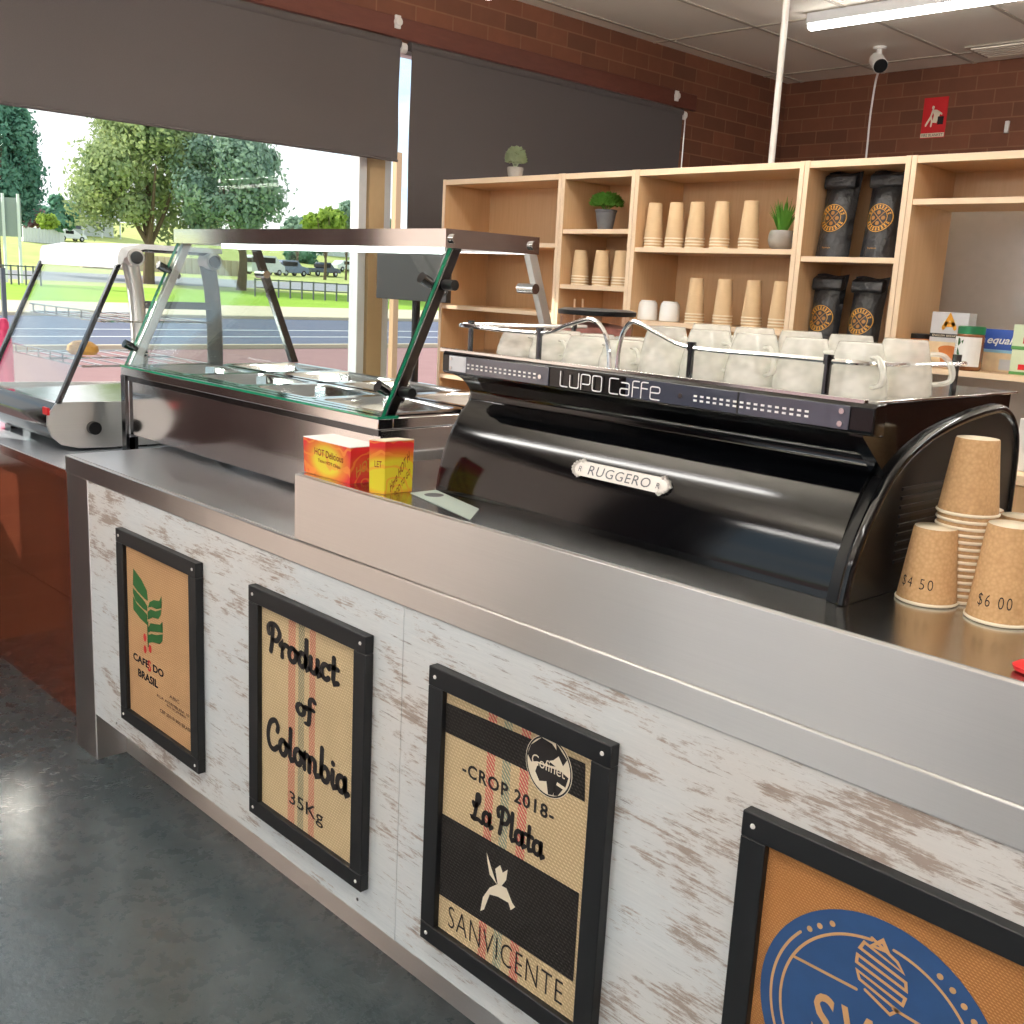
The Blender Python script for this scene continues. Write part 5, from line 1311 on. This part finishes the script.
# cars
MT['car_white'] = flat('white_car_paint', (225, 228, 232), .25, coat=1); MT['car_blue'] = flat('silver_blue_car_paint', (110, 125, 155), .25, coat=1); MT['car_dark'] = flat('dark_car_paint', (60, 72, 90), .25, coat=1); MT['tyre'] = flat('black_tyre', (25, 25, 27), .8)
def car(px, dist, L_, h, label, mat, prof, ang, name='car', cat='car'):
    g_ = gd(px, dist); t = thing(name, label, cat, (0, 0, 0), 'vehicles parked across the street')
    m = MB(); m.prism([(x*L_, z*h) for x, z in prof], 'y', -.88, .88); m.build('body', mat, t, world=False, bevel=.05)
    m = MB(); zz = [p for p in prof]; 
    gx0 = min(p[0] for p in prof if p[1] > .85); gx1 = max(p[0] for p in prof if p[1] > .85)
    m.box(gx0*L_+.05, gx1*L_-.05, -.9, .9, h*.62, h*.9); m.box(gx0*L_-.25, gx1*L_+.25, -.86, .86, h*.62, h*.84); m.build('windows', 'tyre', t, world=False)
    for sx_ in (-.3, .31):
        for sy in (-.8, .8): m = MB(); m.tube([(sx_*L_, sy-.1, .33), (sx_*L_, sy+.1, .33)], .33, 18).tube([(sx_*L_, sy-.105, .33), (sx_*L_, sy+.105, .33)], .17, 12, mi=1).build('wheel', ['tyre', 'grey_print'], t, world=False)
    t.location = g_; t.rotation_euler = (0, 0, ang); return t
SUV = [(-.5, .18), (-.5, .5), (-.47, .62), (-.42, .95), (-.36, 1), (.1, 1), (.24, .66), (.46, .56), (.5, .4), (.5, .18)]
VAN = [(-.5, .14), (-.5, .9), (-.47, 1), (.2, 1), (.38, .6), (.48, .5), (.5, .14)]
SED = [(-.5, .22), (-.5, .6), (-.38, .66), (-.24, .98), (.05, 1), (.24, .66), (.46, .55), (.5, .22)]
UTE = [(-.5, .25), (-.5, .55), (-.08, .56), (-.06, 1), (.14, 1), (.26, .64), (.48, .55), (.5, .25)]
FA = math.radians(100)
car(70, 158, 4.4, 1.5, 'small white car parked by the white house', 'car_white', SED, FA)
car(264, 128, 5.0, 2.15, 'white van parked on the far road', 'car_white', VAN, FA, 'van', 'van')
car(290, 132, 4.6, 1.8, 'silver-blue station wagon parked beside the white van', 'car_blue', SUV, FA)
car(322, 138, 5.0, 1.7, 'dark utility truck parked under the trees', 'car_dark', UTE, FA, 'utility_truck', 'truck')
car(345, 150, 4.4, 1.5, 'white car half hidden by the window frame', 'car_white', SED, FA)
# fences
def fence(px0, px1, dist, h, n, label, mat, rails=(.5, .95), pw=.05):
    a, b = gd(px0, dist), gd(px1, dist); t = thing('fence', label, 'fence', tuple((a+b)/2))
    for k in range(n):
        p = a+(b-a)*k/(n-1); p.z = zg(p.x); bx(p.x-pw, p.x+pw, p.y-pw, p.y+pw, p.z, p.z+h).build('post', mat, t, smooth=False)
    for r in rails: MB().tube([a+Vector((0, 0, h*r)), b+Vector((0, 0, h*r))], .03, 6).build('rail', mat, t)
    return t
fence(255, 360, 62, 1.0, 10, 'thin dark post and rail fence along the far side of the lawn', 'zinc', pw=.035)
fence(-20, 40, 62, 1.0, 9, 'thin dark fence at the left edge of the lawn', 'zinc', pw=.035)
fence(26, 62, 150, 1.8, 12, 'pale paling fence beside the white house', 'wall_white', (.3, .6, .9), .3)
fence(85, 240, 112, 1.5, 24, 'pale garden wall behind the gum trees', 'path', (.3, .6, .9), .35)
p = at(395, 340, z=-.15); p = gd(395, 17)
tag(bx(p.x-.05, p.x+.05, p.y-.05, p.y+.05, -.15, 3.4).build('awning_post', 'beech', smooth=False), 'tan timber awning post outside the far window', 'post')
p = gd(2, 30)
tag(bx(p.x-.05, p.x+.05, p.y-.05, p.y+.05, -.15, 1.3).build('bollard', 'zinc', smooth=False), 'dark steel bollard at the kerb by the left edge of the window', 'bollard')

# ------------------------------------------------------------------ light
def sunv(az, el): return Vector((math.cos(az)*math.cos(el), math.sin(az)*math.cos(el), -math.sin(el)))
sd_ = bpy.data.lights.new('sun', 'SUN'); so = bpy.data.objects.new('sun', sd_); COL.objects.link(so)
sd_.energy = 9.5; sd_.angle = math.radians(1.0); sd_.color = (1, .93, .82)
so.rotation_euler = sunv(math.radians(25), math.radians(27.5)).to_track_quat('-Z', 'Y').to_euler(); so.location = (-8, -6, 8)
wd = bpy.data.worlds.new('sky'); sc.world = wd; wd.use_nodes = True; T = wd.node_tree; T.nodes.clear()
tc = T.nodes.new('ShaderNodeTexCoord'); mp = T.nodes.new('ShaderNodeMapping'); mp.inputs['Scale'].default_value = (1, 1, 3)
nz = T.nodes.new('ShaderNodeTexNoise'); nz.inputs['Scale'].default_value = 3.2; nz.inputs['Detail'].default_value = 7; nz.inputs['Roughness'].default_value = .55
rp = T.nodes.new('ShaderNodeValToRGB'); rp.color_ramp.elements[0].position = .38; rp.color_ramp.elements[0].color = (.62, .82, 1.0, 1); rp.color_ramp.elements[1].position = .56; rp.color_ramp.elements[1].color = (1, 1, 1, 1)
bg = T.nodes.new('ShaderNodeBackground'); bg.inputs[1].default_value = 1.5; ow = T.nodes.new('ShaderNodeOutputWorld')
for a, b in ((tc.outputs['Generated'], mp.inputs[0]), (mp.outputs[0], nz.inputs['Vector']), (nz.outputs['Fac'], rp.inputs[0]), (rp.outputs[0], bg.inputs[0]), (bg.outputs[0], ow.inputs[0])): T.links.new(a, b)
def portal(loc, rot, sx_, sy_):
    l = bpy.data.lights.new('window_portal', 'AREA'); l.shape = 'RECTANGLE'; l.size = sx_; l.size_y = sy_; l.cycles.is_portal = True
    o = bpy.data.objects.new('window_portal', l); COL.objects.link(o); o.location = loc; o.rotation_euler = rot
portal((XW-.15, 2.05, 1.75), (0, -PI/2, 0), 1.8, 4.7)
portal((.4, YF-.15, 1.5), (PI/2, 0, 0), 2.6, 2.5); portal((3.3, YF-.15, 1.5), (PI/2, 0, 0), 2.6, 2.5)
portal((XW-.15, -2.07, 1.4), (0, -PI/2, 0), 2.35, 2.25)
